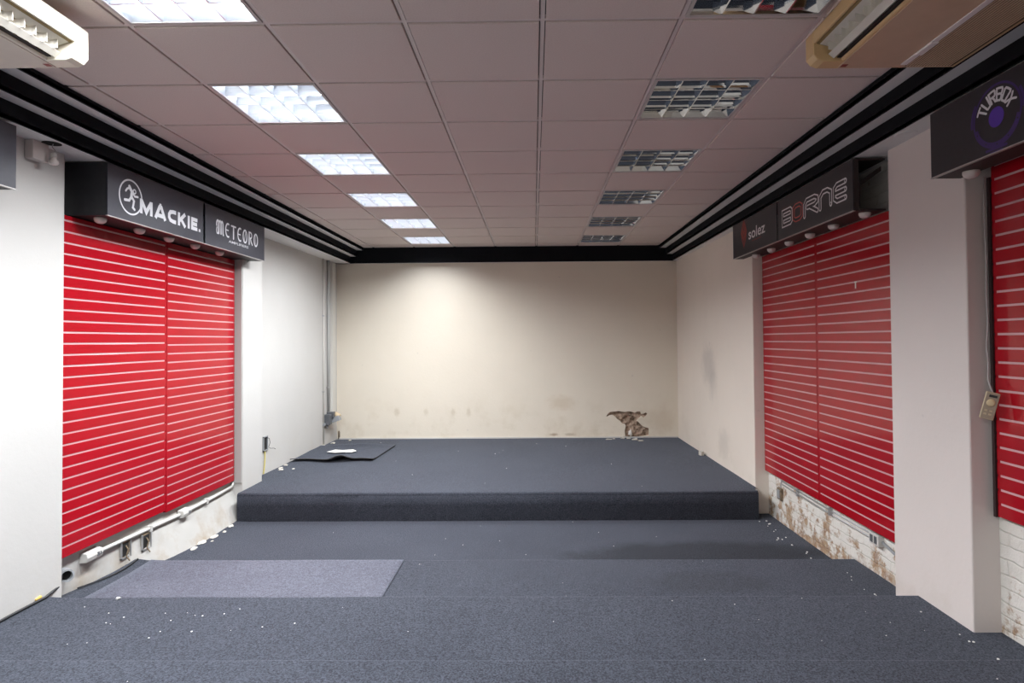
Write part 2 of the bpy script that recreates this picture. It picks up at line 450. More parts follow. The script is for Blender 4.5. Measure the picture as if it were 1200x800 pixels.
tag(o, 'low wide stage covered in charcoal carpet filling the far end of the room', 'stage')

# torn loose carpet square at the back left of the stage
random.seed(3)
fp = MB()
def flap(u, v):
    x = -3.06 + u * 1.02 + v * 0.06 * (u - 0.2); y = 7.57 + v * 1.12 + 0.05 * math.sin(u * 9) * (1 - v)
    z = STG_Z + 0.010 + 0.012 * max(0, noise.noise(Vector((x * 3, y * 3, 2))))
    z += 0.055 * math.exp(-((u - 0.62) / 0.10) ** 2) * math.exp(-(v / 0.22) ** 2)
    z += 0.030 * math.exp(-((v - 1) / 0.1) ** 2) * (0.5 + 0.5 * math.sin(u * 7 + 4))
    z += 0.02 * math.exp(-(v / 0.08) ** 2)
    return (x, y, z)
fp.grid(flap, 48, 40)
o = build('carpet_flap', fp, 'carpet', smooth=True, recalc=False)
s_ = o.modifiers.new('thick', 'SOLIDIFY'); s_.thickness = 0.008; s_.offset = 1
o.data.materials.append(M['carpet_under']); s_.material_offset_rim = 1
tag(o, 'loose torn square of carpet lifting at its edges, back left corner of the stage', 'carpet')
pp = MB()
poly = [(-2.74, 8.10), (-2.62, 8.04), (-2.50, 8.08), (-2.40, 8.05), (-2.36, 8.16), (-2.44, 8.27), (-2.56, 8.22), (-2.68, 8.26)]
poly = [(x - 0.03, y - 0.02) for x, y in poly]
zt = STG_Z + 0.036
pp.prism(poly, 2, zt, zt + 0.003)
tag(build('paper_scrap', pp, 'paper'), 'torn scrap of white paper lying on the loose carpet square', 'paper')

# ------------------------------------------------------------------ walls
# back wall with the broken-out hole
def hp(cx, cy): return (1.101 + (cx - 240) * 0.0010975, 0.614 - (cy - 204) * 0.0010975)
hole = [hp(*p) for p in [(240, 215), (270, 175), (300, 150), (350, 146), (420, 140), (500, 153), (560, 144), (605, 150), (640, 165), (680, 146), (722, 147),
        (735, 182), (770, 176), (800, 160), (820, 185), (795, 215), (770, 238), (735, 214), (690, 250), (672, 275), (705, 305), (745, 345), (790, 368), (835, 380),
        (842, 430), (838, 482), (770, 492), (700, 500), (600, 505), (512, 503), (500, 420), (518, 345), (500, 318), (470, 320), (440, 280), (400, 250), (360, 210), (330, 190), (290, 195), (262, 214)]]
bm = bmesh.new()
outer = [(-3.2, 0.0), (2.45, 0.0), (2.45, H3 + 0.05), (-3.2, H3 + 0.05)]
ov = [bm.verts.new((x, YB, z)) for x, z in outer]; hv = [bm.verts.new((x, YB, z)) for x, z in hole]
ed = [bm.edges.new((ov[i], ov[(i + 1) % 4])) for i in range(4)] + [bm.edges.new((hv[i], hv[(i + 1) % len(hv)])) for i in range(len(hv))]
bmesh.ops.triangle_fill(bm, use_beauty=True, use_dissolve=False, edges=ed)
cx0 = sum(p[0] for p in hole) / len(hole); cz0 = sum(p[1] for p in hole) / len(hole)
back = [bm.verts.new((x + (random.random() - .5) * .01, YB + 0.05, z + (random.random() - .5) * .01)) for x, z in hole]
for i in range(len(hv)):
    j = (i + 1) % len(hv); bm.faces.new((hv[i], hv[j], back[j], back[i]))
me = bpy.data.meshes.new('wall_back'); bm.to_mesh(me); bm.free()
me.materials.append(M['wall_back'])
wb = bpy.data.objects.new('wall_back', me); COL.objects.link(wb); wb['kind'] = 'structure'; wb['label'] = 'cream back wall behind the stage'
# rough masonry inside the hole
rb = MB()
rb.grid(lambda u, v: (1.05 + u * 0.76, YB + 0.045 + 0.045 * noise.noise(Vector((u * 9, v * 7, 0))) + 0.03 * noise.noise(Vector((u * 25, v * 20, 3))) , 0.24 + v * 0.50), 60, 44)
struct('wall_back_masonry', rb, 'rubble', 'bare brown masonry in the broken hole of the back wall', smooth=True)

bb = MB(); bb.box((-3.04, YB - 0.012, STG_Z), (2.20, YB, STG_Z + 0.018)); struct('baseboard_back', bb, 'wall_left')
# right wall: far stretch, pier end, bay, pillar, near bay
rw = MB()
rw.prism([(2.245, 6.23), (2.205, YB), (2.55, YB), (2.55, 6.23)], 2, 0.0, H3 + 0.05)
struct('wall_right', rw, 'wall_right', 'ivory right wall beside the stage', bevel=0.008)
rp = MB(); rp.box((2.29, 3.225, 0), (2.55, 3.915, H3 + 0.05))
struct('wall_right_pillar', rp, 'pillar', 'pale pillar between the two red bays on the right', bevel=0.008)
rb2 = MB()
rb2.grid(lambda u, v: (2.40 + 0.03 * (1 - u) - (0.02 * (1 - v) ** 2 if v < 0.45 else 0) + 0.004 * noise.noise(Vector((u * 22, v * 30, 0))), 3.90 + u * 2.36, v * (H3 + 0.05)), 110, 130)
struct('wall_right_bay', rb2, 'brick', 'peeling white painted brick below the red panels on the right', smooth=True, recalc=False)
rb3 = MB()
rb3.grid(lambda u, v: (2.435 + 0.004 * noise.noise(Vector((u * 40, v * 30, 0))), YF + u * (3.24 - YF), v * (H3 + 0.05)), 160, 110)
struct('wall_right_near_bay', rb3, 'brick', 'white painted brick at the right edge', smooth=True, recalc=False)

# left wall
lw = MB(); lw.prism([(-3.10, 6.55), (-3.05, YB), (-3.4, YB), (-3.4, 6.55)], 2, 0.0, H3 + 0.05)
struct('wall_left', lw, 'wall_left', 'white left wall beside the stage')
lp = MB(); lp.box((-2.965, 6.15, 0), (-3.4, 6.585, H3 + 0.05))
struct('wall_left_pier', lp, 'wall_left', 'white pier between the red panels and the stage wall', bevel=0.008)
ln = MB(); ln.box((-2.98, YF, 0), (-3.4, 3.81, H3 + 0.05))
struct('wall_left_pillar', ln, 'wall_left', 'white wall at the left edge', bevel=0.008)
lb = MB()
def lbay(u, v):
    y = 3.78 + u * 2.40; z = v * (H3 + 0.05)
    k = max(0, 1 - z / 0.42)
    flare = (0.01 + 0.11 * min(1, max(0, (y - 4.3) / 0.7))) * k ** 1.3
    return (WL - 0.01 + flare + 0.005 * noise.noise(Vector((y * 7, z * 9, 0))), y, z)
lb.grid(lbay, 110, 140)
struct('wall_left_bay', lb, 'brick_left', 'uneven white render below the red panels on the left', smooth=True, recalc=False)
gs = MB(); gs.box((-2.975, 6.135, 0.36), (-3.07, 6.152, H3))  # thin grey box over the near side of the pier
struct('trim_1', gs, 'grey_strip', 'grey strip on the pier beside the left red panels')

# shop front behind the camera
fw = MB(); fw.box((-3.4, YF - 0.1, 0), (2.6, YF, CZ))
struct('wall_front', fw, 'wall_right')

# ------------------------------------------------------------------ cornice
def white_soffit(name, xs_, zs_):
    w = MB()
    for (a, b, z) in xs_:
        w.box((a, YF, z), (b, YB - 0.08 if z > H3 else YB, z + 0.02))
    return struct(name, w, 'soffit', zs_)
white_soffit('trim_2', [(LX[0], LX[1], H1), (LX[1], LX[2], H2), (LX[2], -3.4, H3)], 'white ledges of the left cornice')
white_soffit('trim_3', [(RX[0], RX[1], H1), (RX[1], RX[2], H2), (RX[2], 2.55, H3)], 'white ledges of the right cornice')
def bands(name, X, s, lab):
    w = MB()
    for x, z0, z1 in ((X[0], H1, CZ + 0.03), (X[1], H2, H1), (X[2], H3, H2)):
        pts = []
        n = 60
        # hand-painted lower edge wanders a few millimetres around the arris
        vs = []
        for i in range(n + 1):
            y = YF + (YB - 0.08 - YF) * i / n
            vs += [(x, y, z0 - 0.001), (x, y, z1), (x + s * 0.012, y, z1), (x + s * (0.012 + 0.004 * noise.noise(Vector((y * 2, x * 9, 0)))), y, z0 - 0.001)]
        w.add(vs, [(4 * i + a, 4 * i + b, 4 * i + 4 + b, 4 * i + 4 + a) for i in range(n) for a, b in ((0, 1), (1, 2), (2, 3), (3, 0))] + [(0, 1, 2, 3), (4 * n, 4 * n + 1, 4 * n + 2, 4 * n + 3)])
    return struct(name, w, 'black_band', lab)
bands('trim_4', LX, -1, 'black stepped bands of the left cornice')
bands('trim_5', RX, 1, 'black stepped bands of the right cornice')
bf = MB(); bf.box((LX[2] - 0.01, YB - 0.10, H3 - 0.004), (RX[2] + 0.01, YB - 0.075, CZ + 0.03))
struct('trim_6', bf, 'black_band', 'black fascia across the top of the back wall')
bs = MB(); bs.box((-3.4, YB - 0.08, H3), (2.55, YB + 0.02, H3 + 0.02))
struct('trim_7', bs, 'soffit')

# ------------------------------------------------------------------ suspended ceiling
T = 0.625
GX, GY = -1.8247, 2.7043        # a grid crossing
lights = [(0, j) for j in (-1, 1, 3, 5, 7, 9)] + [(4, j) for j in (-1, 1, 3, 5, 7, 9)]
behind = [(0, -3), (0, -5), (0, -7)]
openings = set(lights) | set(behind)
tl = MB(); bar = MB()
j0 = -9
for i in range(-2, 7):
    for j in range(j0, 11):
        if (i, j) in openings: continue
        x0, x1 = GX + T * i, GX + T * (i + 1); y0, y1 = GY + T * j, GY + T * (j + 1)
        x0c, x1c, y1c = max(x0, LX[0] - 0.005), min(x1, RX[0] + 0.005), min(y1, YB - 0.09)
        if x1c - x0c < 0.02: continue
        e = 0.015
        a, b, c, d = x0c + (e if x0c == x0 else 0), x1c - (e if x1c == x1 else 0), y0 + e, y1c - (e if y1c == y1 else 0)
        tl.box((a, c, CZ - 0.005), (b, d, CZ + 0.012))
struct('ceiling', tl, 'tile', 'mauve grey suspended ceiling of square tiles', bevel=0.0025)
for i in range(-1, 7):
    x = GX + T * i
    bar.box((x - 0.010, YF, CZ + 0.002), (x + 0.010, YB - 0.09, CZ + 0.02))
for j in range(j0, 11):
    y = GY + T * j
    bar.box((LX[0] - 0.004, y - 0.010, CZ + 0.0022), (RX[0] + 0.004, y + 0.010, CZ + 0.02))
struct('ceiling_grid', bar, 'tbar', 'bars of the suspended ceiling')
vo = MB(); 
for i in range(-2, 7):
    for j in range(j0, 11):
        if (i, j) in openings: continue
        x0, x1 = max(GX + T * i, -3.0), min(GX + T * (i + 1), 2.3); y0, y1 = GY + T * j, GY + T * (j + 1)
        if x1 > x0: vo.add([(x0, y0, CZ + 0.022), (x1, y0, CZ + 0.022), (x1, min(y1, YB), CZ + 0.022), (x0, min(y1, YB), CZ + 0.022)], [(0, 1, 2, 3)])
struct('ceiling_gap_sheet', vo, 'tile_gap_shade', 'dark sheet above the ceiling grid, standing for shade in the gaps')

# ------------------------------------------------------------------ recessed louvre lights
def luminaire(i, j, lit, label):
    cx, cy = GX + T * (i + .5), GY + T * (j + .5)
    root = thing('ceiling_light', (cx, cy, CZ), label, 'ceiling light', 'lit ceiling lights in the left row' if lit else 'unlit ceiling lights in the right row')
    h = T / 2 - 0.012
    fr = MB()
    for a, b in (((-h, -h), (h, -h + .016)), ((-h, h - .016), (h, h)), ((-h, -h + .016), (-h + .016, h - .016)), ((h - .016, -h + .016), (h, h - .016))):
        fr.box((cx + a[0], cy + a[1], CZ - 0.004), (cx + b[0], cy + b[1], CZ + 0.01))
    build('frame', fr, 'light_frame', root)
    k = h - .016
    rf = MB()    # reflector pan: sloped sides and a flat top
    top = k - 0.03
    rf.add([(cx - k, cy - k, CZ), (cx + k, cy - k, CZ), (cx + k, cy + k, CZ), (cx - k, cy + k, CZ),
            (cx - top, cy - top, CZ + .10), (cx + top, cy - top, CZ + .10), (cx + top, cy + top, CZ + .10), (cx - top, cy + top, CZ + .10)],
           [(0, 1, 5, 4), (1, 2, 6, 5), (2, 3, 7, 6), (3, 0, 4, 7), (4, 5, 6, 7)])
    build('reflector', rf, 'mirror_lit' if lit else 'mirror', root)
    lv = MB()
    for q in (-1, 0, 1):        # blades along the room, thin at the bottom and flaring upward
        x = cx + q * k / 2
        lv.prism([(x - .003, CZ), (x + .003, CZ), (x + .012, CZ + .045), (x - .012, CZ + .045)], 1, cy - k, cy + k)
    for q in (-1, 0, 1):        # curved blades across
        y = cy + q * k / 2
        pr = []
        for t in range(5):
            u = t / 4; pr.append((y + .003 + .022 * u * u, CZ + .001 + .046 * u))
        for t in range(4, -1, -1):
            u = t / 4; pr.append((y - .003 - .022 * u * u, CZ + .001 + .046 * u))
        lv.prism(pr, 0, cx - k, cx + k)
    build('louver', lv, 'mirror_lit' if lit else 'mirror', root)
    for q in (-1.5, -.5, .5, 1.5):
        x = cx + q * k / 2
        tb = MB(); tb.tube([(x, cy - k + .03, CZ + .068), (x, cy + k - .03, CZ + .068)], .0085, 8)
        build('fluorescent_tube', tb, 'tube_on' if lit else 'tube_off', root, smooth=False)
    return root
place = ['nearest, cut by the picture top', 'second from the camera', 'third from the camera', 'fourth from the camera', 'fifth from the camera', 'farthest, by the back wall']
proto = {}
for (i, j) in lights:
    lit = i == 0; k = (j + 1) // 2
    lab = ('glowing white square louvre light in the left ceiling row, ' if lit else 'dark unlit mirrored louvre light in the right ceiling row, ') + place[k]
    if lit not in proto: proto[lit] = (luminaire(i, j, lit, lab), j)
    else:
        r0, jj = proto[lit]
        c = copy_tree(r0, delta=(0, T * (j - jj), 0)); c['label'] = lab
def lamp(x, y, p, spread=157):
    d = bpy.data.lights.new('tube_glow', 'AREA'); d.shape = 'SQUARE'; d.size = 0.54; d.energy = p; d.color = (0.93, 0.965, 1.0); d.spread = math.radians(spread)
    o = bpy.data.objects.new('tube_glow', d); COL.objects.link(o); o.location = (x, y, CZ - 0.003); return o
PW = 64
for (i, j) in [q for q in lights if q[0] == 0] + behind:
    lamp(GX + T * (i + .5), GY + T * (j + .5), PW * {-3: 0.85, -1: 0.9, 1: 0.92, 5: 1.06, 7: 1.1, 9: 0.17}.get(j, 1.0), 132 if j == 9 else 157)
for (i, j) in behind:           # the row carries on behind the camera
    r0, jj = proto[True]
    c = copy_tree(r0, delta=(0, T * (j - jj), 0)); c['label'] = 'glowing white louvre light of the left row behind the camera'

# ------------------------------------------------------------------ slatwall panels
PITCH = 0.073
def slatwall(face, out, y0, y1, z0, z1, label, grp, near_edge=False):
    """face: x of the front; out: +1 faces +x, -1 faces -x"""
    root = thing('slatwall_panel', (face - out * 0.02, (y0 + y1) / 2, z0), label, 'wall panel', grp)
    bd = MB(); z = z0
    back = face - out * 0.018
    n = 0
    while z < z1 - 0.01:
        zt = min(z + PITCH - 0.0115, z1)
        bd.box((back, y0 + 0.002, z), (face, y1 - 0.002, zt)); z += PITCH; n += 1
    # uncut margins where the grooves stop short of the joint
    bd.box((back - out * 0.002, y0, z0), (face - out * 0.004, y0 + 0.022, z1)); bd.box((back - out * 0.002, y1 - 0.022, z0), (face - out * 0.004, y1, z1))
    build('slat_board', bd, 'red', root, bevel=0.0012)
    gr = MB(); z = z0 + PITCH - 0.0115
    while z < z1 - 0.012:
        gr.box((face - out * 0.0022, y0 + 0.022, z), (back, y1 - 0.022, z + 0.0115)); z += PITCH
    build('groove_liner', gr, 'groove', root)
    bk = MB(); bk.box((back, y0, z0), (back - out * 0.008, y1, z1)); build('backing', bk, 'brown_edge', root)
    return root
PL, PR = -3.042, 2.345
gl = 'red slatwall panels on the left'; grr = 'red slatwall panels on the right'
slatwall(PL, 1, 3.80, 4.985, 0.402, 2.62, 'red slatwall panel on the left wall, half nearer the camera under the running man sign', gl)
slatwall(PL, 1, 4.99, 6.13, 0.385, 2.62, 'red slatwall panel on the left wall, half nearer the stage under METEORO'.replace('METEORO', 'the smaller sign'), gl)
slatwall(PR, -1, 5.055, 6.225, 0.445, 2.62, 'red slatwall panel on the right wall, half nearer the stage', grr)
pn = slatwall(PR, -1, 3.92, 5.05, 0.445, 2.62, 'red slatwall panel on the right wall with a small white sticker, beside the pillar', grr)
pz = slatwall(2.398, -1, 1.30, 3.185, 0.855, 2.70, 'red slatwall panel at the right edge under the purple emblem sign', grr)
ed = MB(); ed.box((2.390, 3.186, 0.85), (2.43, 3.204, 2.62)); build('edge_strip', ed, 'brown_edge', pz)
# battens that carry the right far panels
for (ya, yb) in ((3.93, 6.22),):
    bt = MB(); bt.box((2.372, ya, 0.50), (2.402, yb, 0.56)); bt.box((2.372, ya, 2.3), (2.402, yb, 2.36))
    struct('trim_8', bt, 'brown_edge')
# white T-shaped sticker
sk = MB(); sk.box((PR - .0015, 4.435, 2.205), (PR + .0005, 4.465, 2.215)); sk.box((PR - .0015, 4.443, 2.163), (PR + .0005, 4.458, 2.205))
sk.v = [Vector((v.x, v.y - .02, v.z - .02)) for v in sk.v]
build('sticker', sk, 'paper', pn)

# ------------------------------------------------------------------ sign lettering helpers
class Face:
    """flat frame of a sign: u reads left to right, v up, w towards the room"""
    def __init__(s, x, side): s.x = x; s.side = side
    def p(s, y, z, w=0.0): return Vector((s.x + s.side * w, y, z))
LIFT = [0.0]
def stroke(mb, F, pts, wd, w, closed=False, n=5):
    """mitred ribbon with rounded ends through pts (y, z), lying w above the face"""
    P = []
    for q in pts:
        q = Vector(q)
        if not P or (q - P[-1]).length > 1e-5: P.append(q)
    if len(P) > 2 and (P[0] - P[-1]).length < 1e-5: P.pop(); closed = True
    LIFT[0] = (LIFT[0] + 0.00006) % 0.0006; w += LIFT[0]
    m = len(P); Lf, Rt = [], []
    for k in range(m):
        a = P[k - 1] if (k > 0 or closed) else None
        b = P[(k + 1) % m] if (k < m - 1 or closed) else None
        d0 = (P[k] - a).normalized() if a is not None else None
        d1 = (b - P[k]).normalized() if b is not None else None
        d0 = d0 or d1; d1 = d1 or d0
        n0 = Vector((-d0.y, d0.x)); n1 = Vector((-d1.y, d1.x))
        q = n0 + n1
        q = q.normalized() if q.length > 1e-4 else n0
        q = q * (wd / 2) / max(0.55, q.dot(n1))
        Lf.append(P[k] + q); Rt.append(P[k] - q)
    vs = [F.p(*x, w) for x in Lf + Rt]
    fs = [(k, (k + 1) % m, m + (k + 1) % m, m + k) for k in range(m if closed else m - 1)]
    mb.add(vs, fs)
    if not closed and n:
        for e, o in ((0, 1), (m - 1, m - 2)):
            d = (P[e] - P[o]).normalized(); q = Vector((-d.y, d.x))
            arc = [P[e] + (q * math.cos(math.pi * t / n) + d * math.sin(math.pi * t / n)) * wd / 2 for t in range(n + 1)]
            mb.add([F.p(*x, w) for x in arc], [tuple(range(n + 1))])
def disc(mb, F, c, r, w, n=24, ry=None):
    ry = ry or r
    mb.add([F.p(c[0] + r * math.cos(2 * math.pi * k / n), c[1] + ry * math.sin(2 * math.pi * k / n), w) for k in range(n)], [tuple(range(n))])
def ring(mb, F, c, r0, r1, w, n=48, a0=0, a1=2 * math.pi, sy=1.0):
    vs = []
    for k in range(n + 1):
        a = a0 + (a1 - a0) * k / n
        vs += [F.p(c[0] + r0 * math.cos(a), c[1] + r0 * sy * math.sin(a), w), F.p(c[0] + r1 * math.cos(a), c[1] + r1 * sy * math.sin(a), w)]
    mb.add(vs, [(2 * k, 2 * k + 1, 2 * k + 3, 2 * k + 2) for k in range(n)])
def poly(mb, F, pts, w): mb.add([F.p(a, b, w) for a, b in pts], [tuple(range(len(pts)))])
def font(mb, F, text, y0, z0, width, height, w, bold=0.0, shear=0.0, flip=None):
    """built-in typeface, fitted to width x height; text runs along the reading direction of the face"""
    cu = bpy.data.curves.new('t', 'FONT'); cu.body = text; cu.offset = bold; cu.resolution_u = 4
    ob = bpy.data.objects.new('t', cu); COL.objects.link(ob)
    bpy.context.view_layer.update()
    me = ob.to_mesh()
    xs = [v.co.x for v in me.vertices]; ys_ = [v.co.y for v in me.vertices]
    ax, bx, ay, by = min(xs), max(xs), min(ys_), max(ys_)
    d = 1 if F.side > 0 else -1            # reading direction along y
    vs = []
    for v in me.vertices:
        u = (v.co.x - ax) / (bx - ax) * width; t = (v.co.y - ay) / (by - ay) * height
        vs.append(F.p(y0 + d * (u + shear * t), z0 + t, w))
    mb.add(vs, [tuple(p.vertices) for p in me.polygons])
    ob.to_mesh_clear(); bpy.data.objects.remove(ob); bpy.data.curves.remove(cu)

def lightbox(fx, side, yn, yf, z0, z1, splits, deep, label, spots, mats, open_end=False, pier=None, cat='sign'):
    """sign box along the wall: fx front face, deep = x of the wall behind; splits = list of (ya, yb) panel spans"""
    root = thing('sign_lightbox', (fx - side * 0.1, (yn + yf) / 2, z0), label, cat, 'sign boxes over the red panels')
    hs = MB(); t = 0.012; g = side * 0.006
    fi = fx - side * 0.008
    # bottom, top rail, back-of-panel frame, far end; the pier end is notched round the wall
    segs = [(yn, yf, deep)] if pier is None else [(yn, pier[0], deep), (pier[0], yf, pier[1])]
    for a, b, dx in segs:
        hs.box((fi, a, z0), (dx, b, z0 + t))
        hs.box((fi, a, z1 - t), (dx, b, z1))
    dxf = segs[-1][2]
    hs.box((fi, yf - t, z0 + t), (dxf, yf, z1 - t))
    if not open_end: hs.box((fi, yn, z0 + t), (deep, yn + t, z1 - t))
    else:
        hs.box((fi, yn, z0 + t), (fi - side * 0.03, yn + 0.03, z1 - t))
        hs.cbox(((fi + deep) / 2, yn + 0.05, z0 + 0.22), ((deep - fi) / 2 * 0.95, 0, 0.07), (0, 0.012, 0), (0, 0, 0.016))
        hs.box((fi - side * 0.02, yn + 0.32, z0 + t), (deep, yn + 0.335, z1 - t))
    build('housing', hs, 'housing_brown' if side < 0 else 'housing', root)
    lipm = MB(); lipm.box((fx + side * 0.002, yn, z0 - 0.003), (fi - side * 0.006, yf, z0 + 0.003)); build('edge_lip', lipm, 'edge_metal', root)
    pans = []
    for (a, b), mt in zip(splits, mats):
        pm = MB(); pm.box((fx, a, z0 + 0.004), (fi, b, z1)); pans.append(build('sign_panel', pm, mt, root, bevel=0.002))
    for y in spots:
        sm = MB(); sx = fx - side * 0.115
        sm.lathe((sx, y, z0), (0, 0, -1), [(0.038, 0), (0.038, .010), (.036, .018), (.030, .028), (.018, .036), (.001, .039)], 20)
        build('spot_lamp', sm, 'lamp_white', root, smooth=True)
    return root, pans

Z0, Z1 = ZO + 0.843, ZO + 1.195
# --- left: white running figure in a ring + heavy lettering; decorative lettering on the second panel
bx, pans = lightbox(-2.802, 1, 3.945, 6.275, Z0, Z1, [(3.947, 5.105), (5.135, 6.273)], -3.088,
                    'black sign box on the left reading MACKIE and METEORO above the red panels'.replace('MACKIE and METEORO', 'two white names'),
                    [4.04, 4.445, 4.81, 5.185, 5.59], ['sign_blue', 'sign_blue'], pier=(6.13, -2.967))
F = Face(-2.802, 1)
em = MB()
ring(em, F, (4.176, 2.800), 0.112, 0.124, 0.0010)
disc(em, F, (4.213, 2.848), 0.0185, 0.0014, 20)
stroke(em, F, [(4.160, 2.872), (4.168, 2.860), (4.186, 2.842), (4.180, 2.800)], 0.026, 0.0011)
stroke(em, F, [(4.165, 2.868), (4.135, 2.850), (4.122, 2.834)], 0.015, 0.0012)      # trailing arm
stroke(em, F, [(4.185, 2.845), (4.215, 2.815), (4.250, 2.818)], 0.015, 0.0013)      # leading arm
stroke(em, F, [(4.180, 2.805), (4.158, 2.775), (4.112, 2.770)], 0.019, 0.0013)      # rear leg
stroke(em, F, [(4.182, 2.805), (4.208, 2.780), (4.196, 2.732), (4.214, 2.722)], 0.019, 0.0012)
build('emblem', em, 'print_white', pans[0], recalc=False)
dh = MB(); disc(dh, F, (4.213, 2.848), 0.0095, 0.0018, 16); build('emblem_centre', dh, 'sign_blue', pans[0])
tx = MB()
def block(F, mb, glyphs, y0, z0, h, wd, gap):
    y = y0
    for g, gw in glyphs:
        for pl in g:
            stroke(mb, F, [(y + a * gw, z0 + b * h) for a, b in pl], wd, 0.0014, n=0)
        y += gw + gap
t_ = 0.16
GL = {'M': ([[(.12, 0), (.12, 1)], [(.14, .92), (.5, .18), (.86, .92)], [(.88, 1), (.88, 0)]], .150),
      'A': ([[(.10, 0), (.46, .97)], [(.54, .97), (.90, 0)], [(.42, .99), (.58, .99)], [(.25, .26), (.75, .26)], [(.40, .88), (.60, .88)]], .150),
      'C': ([[(.96, .86), (.62, .86), (.30, .80), (.16, .60), (.16, .40), (.30, .20), (.62, .14), (.96, .14)]], .112),
      'K': ([[(.15, 0), (.15, 1)], [(.22, .40), (.86, 1.0)], [(.40, .52), (.88, 0)]], .120),
      'I': ([[(.5, 0), (.5, 1)]], .034), 'E': ([[(.16, 0), (.16, 1)], [(.16, .86), (.96, .86)], [(.16, .5), (.90, .5)], [(.16, .14), (.96, .14)]], .098)}
block(F, tx, [GL[c_] for c_ in 'MACKIE'], 4.268, 2.712, 0.104, 0.030, 0.0165)
poly(tx, F, [(5.030, 2.712), (5.056, 2.712), (5.056, 2.736), (5.030, 2.736)], 0.0016)
build('lettering', tx, 'print_white', pans[0], recalc=False)
# decorative capitals built from strokes; x positions in letter cells
def deco(F):
    mb = MB(); w = 0.0012
    y0, z0, cw, ch = 5.318, 2.752, 0.114, 0.120
    def S(k, pts, wd=0.011, dx=0):
        stroke(mb, F, [(y0 + cw * k + dx + a * 0.092, z0 + b * ch) for a, b in pts], wd * 1.28, w)
    def arc(cx, cy, rx, ry, a0, a1, n=14):
        return [(cx + rx * math.cos(math.radians(a0 + (a1 - a0) * i / n)), cy + ry * math.sin(math.radians(a0 + (a1 - a0) * i / n))) for i in range(n + 1)]
    S(0, arc(.22, .70, .22, .28, 200, 20) + [(.42, .05)], .015); S(0, arc(.16, .25, .16, .25, 120, 330), .010)
    S(0, arc(.62, .70, .20, .28, 180, 0) + [(.82, .05)], .015); S(0, arc(1.0, .72, .18, .26, 170, 0) + [(1.18, .10), (1.26, .0)], .015)
    S(0, [(.30, .10), (.34, .9)], .008)
    d = .028
    S(1, arc(.62, .5, .46, .5, 70, 290), .013, d); S(1, [(.18, .5), (.7, .5)], .008, d)
    S(2, [(.05, .95), (.95, .95)], .012, d); S(2, [(.5, .95), (.5, .0)], .016, d)
    S(3, arc(.62, .5, .46, .5, 70, 290), .013, d); S(3, [(.18, .5), (.7, .5)], .008, d)
    S(4, arc(.48, .5, .42, .5, 0, 360, 28), .013, d); S(4, [(.32, .12), (.62, .9)], .006, d)
    S(5, [(.16, .0), (.16, .98)], .016, d); S(5, arc(.42, .74, .34, .24, 100, -95) , .011, d); S(5, [(.16, .97), (.42, .98)], .010, d); S(5, [(.42, .50), (.62, .2), (.90, .0)], .013, d)
    S(6, arc(.48, .5, .42, .5, 0, 360, 28), .013, d); S(6, [(.34, .15), (.34, .85)], .006, d)
    return mb
build('lettering', deco(F), 'print_white', pans[1], recalc=False)
sm = MB(); font(sm, F, 'AMPLIFIERS', 5.530, 2.703, 0.385, 0.023, 0.0014, bold=0.01); build('small_lettering', sm, 'print_white', pans[1], recalc=False)

# --- left, nearest: only its end shows at the picture edge
bx2, pans2 = lightbox(-2.802, 1, 1.30, 3.243, Z0 - 0.006, Z1 - 0.012, [(1.302, 3.241)], -2.975, 'black sign box end at the left edge of the picture, beside the hanging bulb', [], ['sign_blue'])

# --- right: outlined lettering + flame emblem
bx3, pans3 = lightbox(2.128, -1, 4.03, 6.455, Z0, Z1 - 0.004, [(5.295, 6.453), (4.032, 5.272)], 2.342,
                      'black sign box on the right with outlined lettering and a small red flame emblem', [4.105, 4.535, 4.917, 5.316, 5.713, 6.103], ['sign_black', 'sign_black'], open_end=True, pier=(6.20, 2.238))
G = Face(2.128, -1)
def px(u): return 5.182 - u          # reading runs towards the camera
def outline(parts, z0, ch, wd, inner, mo, mi, w=0.001):
    for pts in parts:
        q = [(px(a), z0 + b * ch) for a, b in pts]
        stroke(mo, G, q, wd, w); stroke(mi, G, q, inner, w + 0.0006)
ow, rd, dk = MB(), MB(), MB()
zB, hB = 2.742, 0.112
lw_, li_ = 0.041, 0.020
# B (open-fronted), R, N, E as circuit-like double lines
outline([[(.02, .0), (.02, 1.0), (.17, 1.0), (.19, .88), (.19, .12), (.17, 0), (.02, 0)], [(.02, .5), (.185, .5)]], zB, hB, lw_, li_, ow, dk)
outline([[(.43, -.05), (.43, .70), (.47, 1.0), (.60, 1.0), (.645, .86), (.645, .62), (.60, .48), (.48, .48)], [(.53, .44), (.60, .16), (.645, -.02)]], zB, hB, lw_, li_, ow, dk)
outline([[(.69, -.02), (.69, .72), (.735, 1.0), (.80, 1.0), (.85, .80), (.85, .0)]], zB, hB, lw_, li_, ow, dk)
outline([[(1.055, 1.0), (.94, 1.0), (.905, .82), (.905, .18), (.94, 0.0), (1.055, 0.0)], [(.905, .5), (1.055, .5)]], zB, hB, lw_, li_, ow, dk)
outline([[(.235, .15), (.27, 0), (.345, 0), (.38, .15), (.38, .85), (.345, 1.0), (.27, 1.0), (.235, .85), (.235, .15)]], zB, hB, lw_ * 0.95, li_, rd, dk)
for a, b in ((1.055, 1.0), (1.055, .5), (1.055, 0), (.645, -.02), (.43, -.05), (.85, 0)):
    ring(ow, G, (px(a), zB + b * hB), 0.008, 0.014, 0.0020, 16)
build('lettering', ow, 'print_grey', pans3[1], recalc=False)
build('letter', rd, 'print_red', pans3[1], recalc=False)
build('letter_core', dk, 'print_dark', pans3[1], recalc=False)
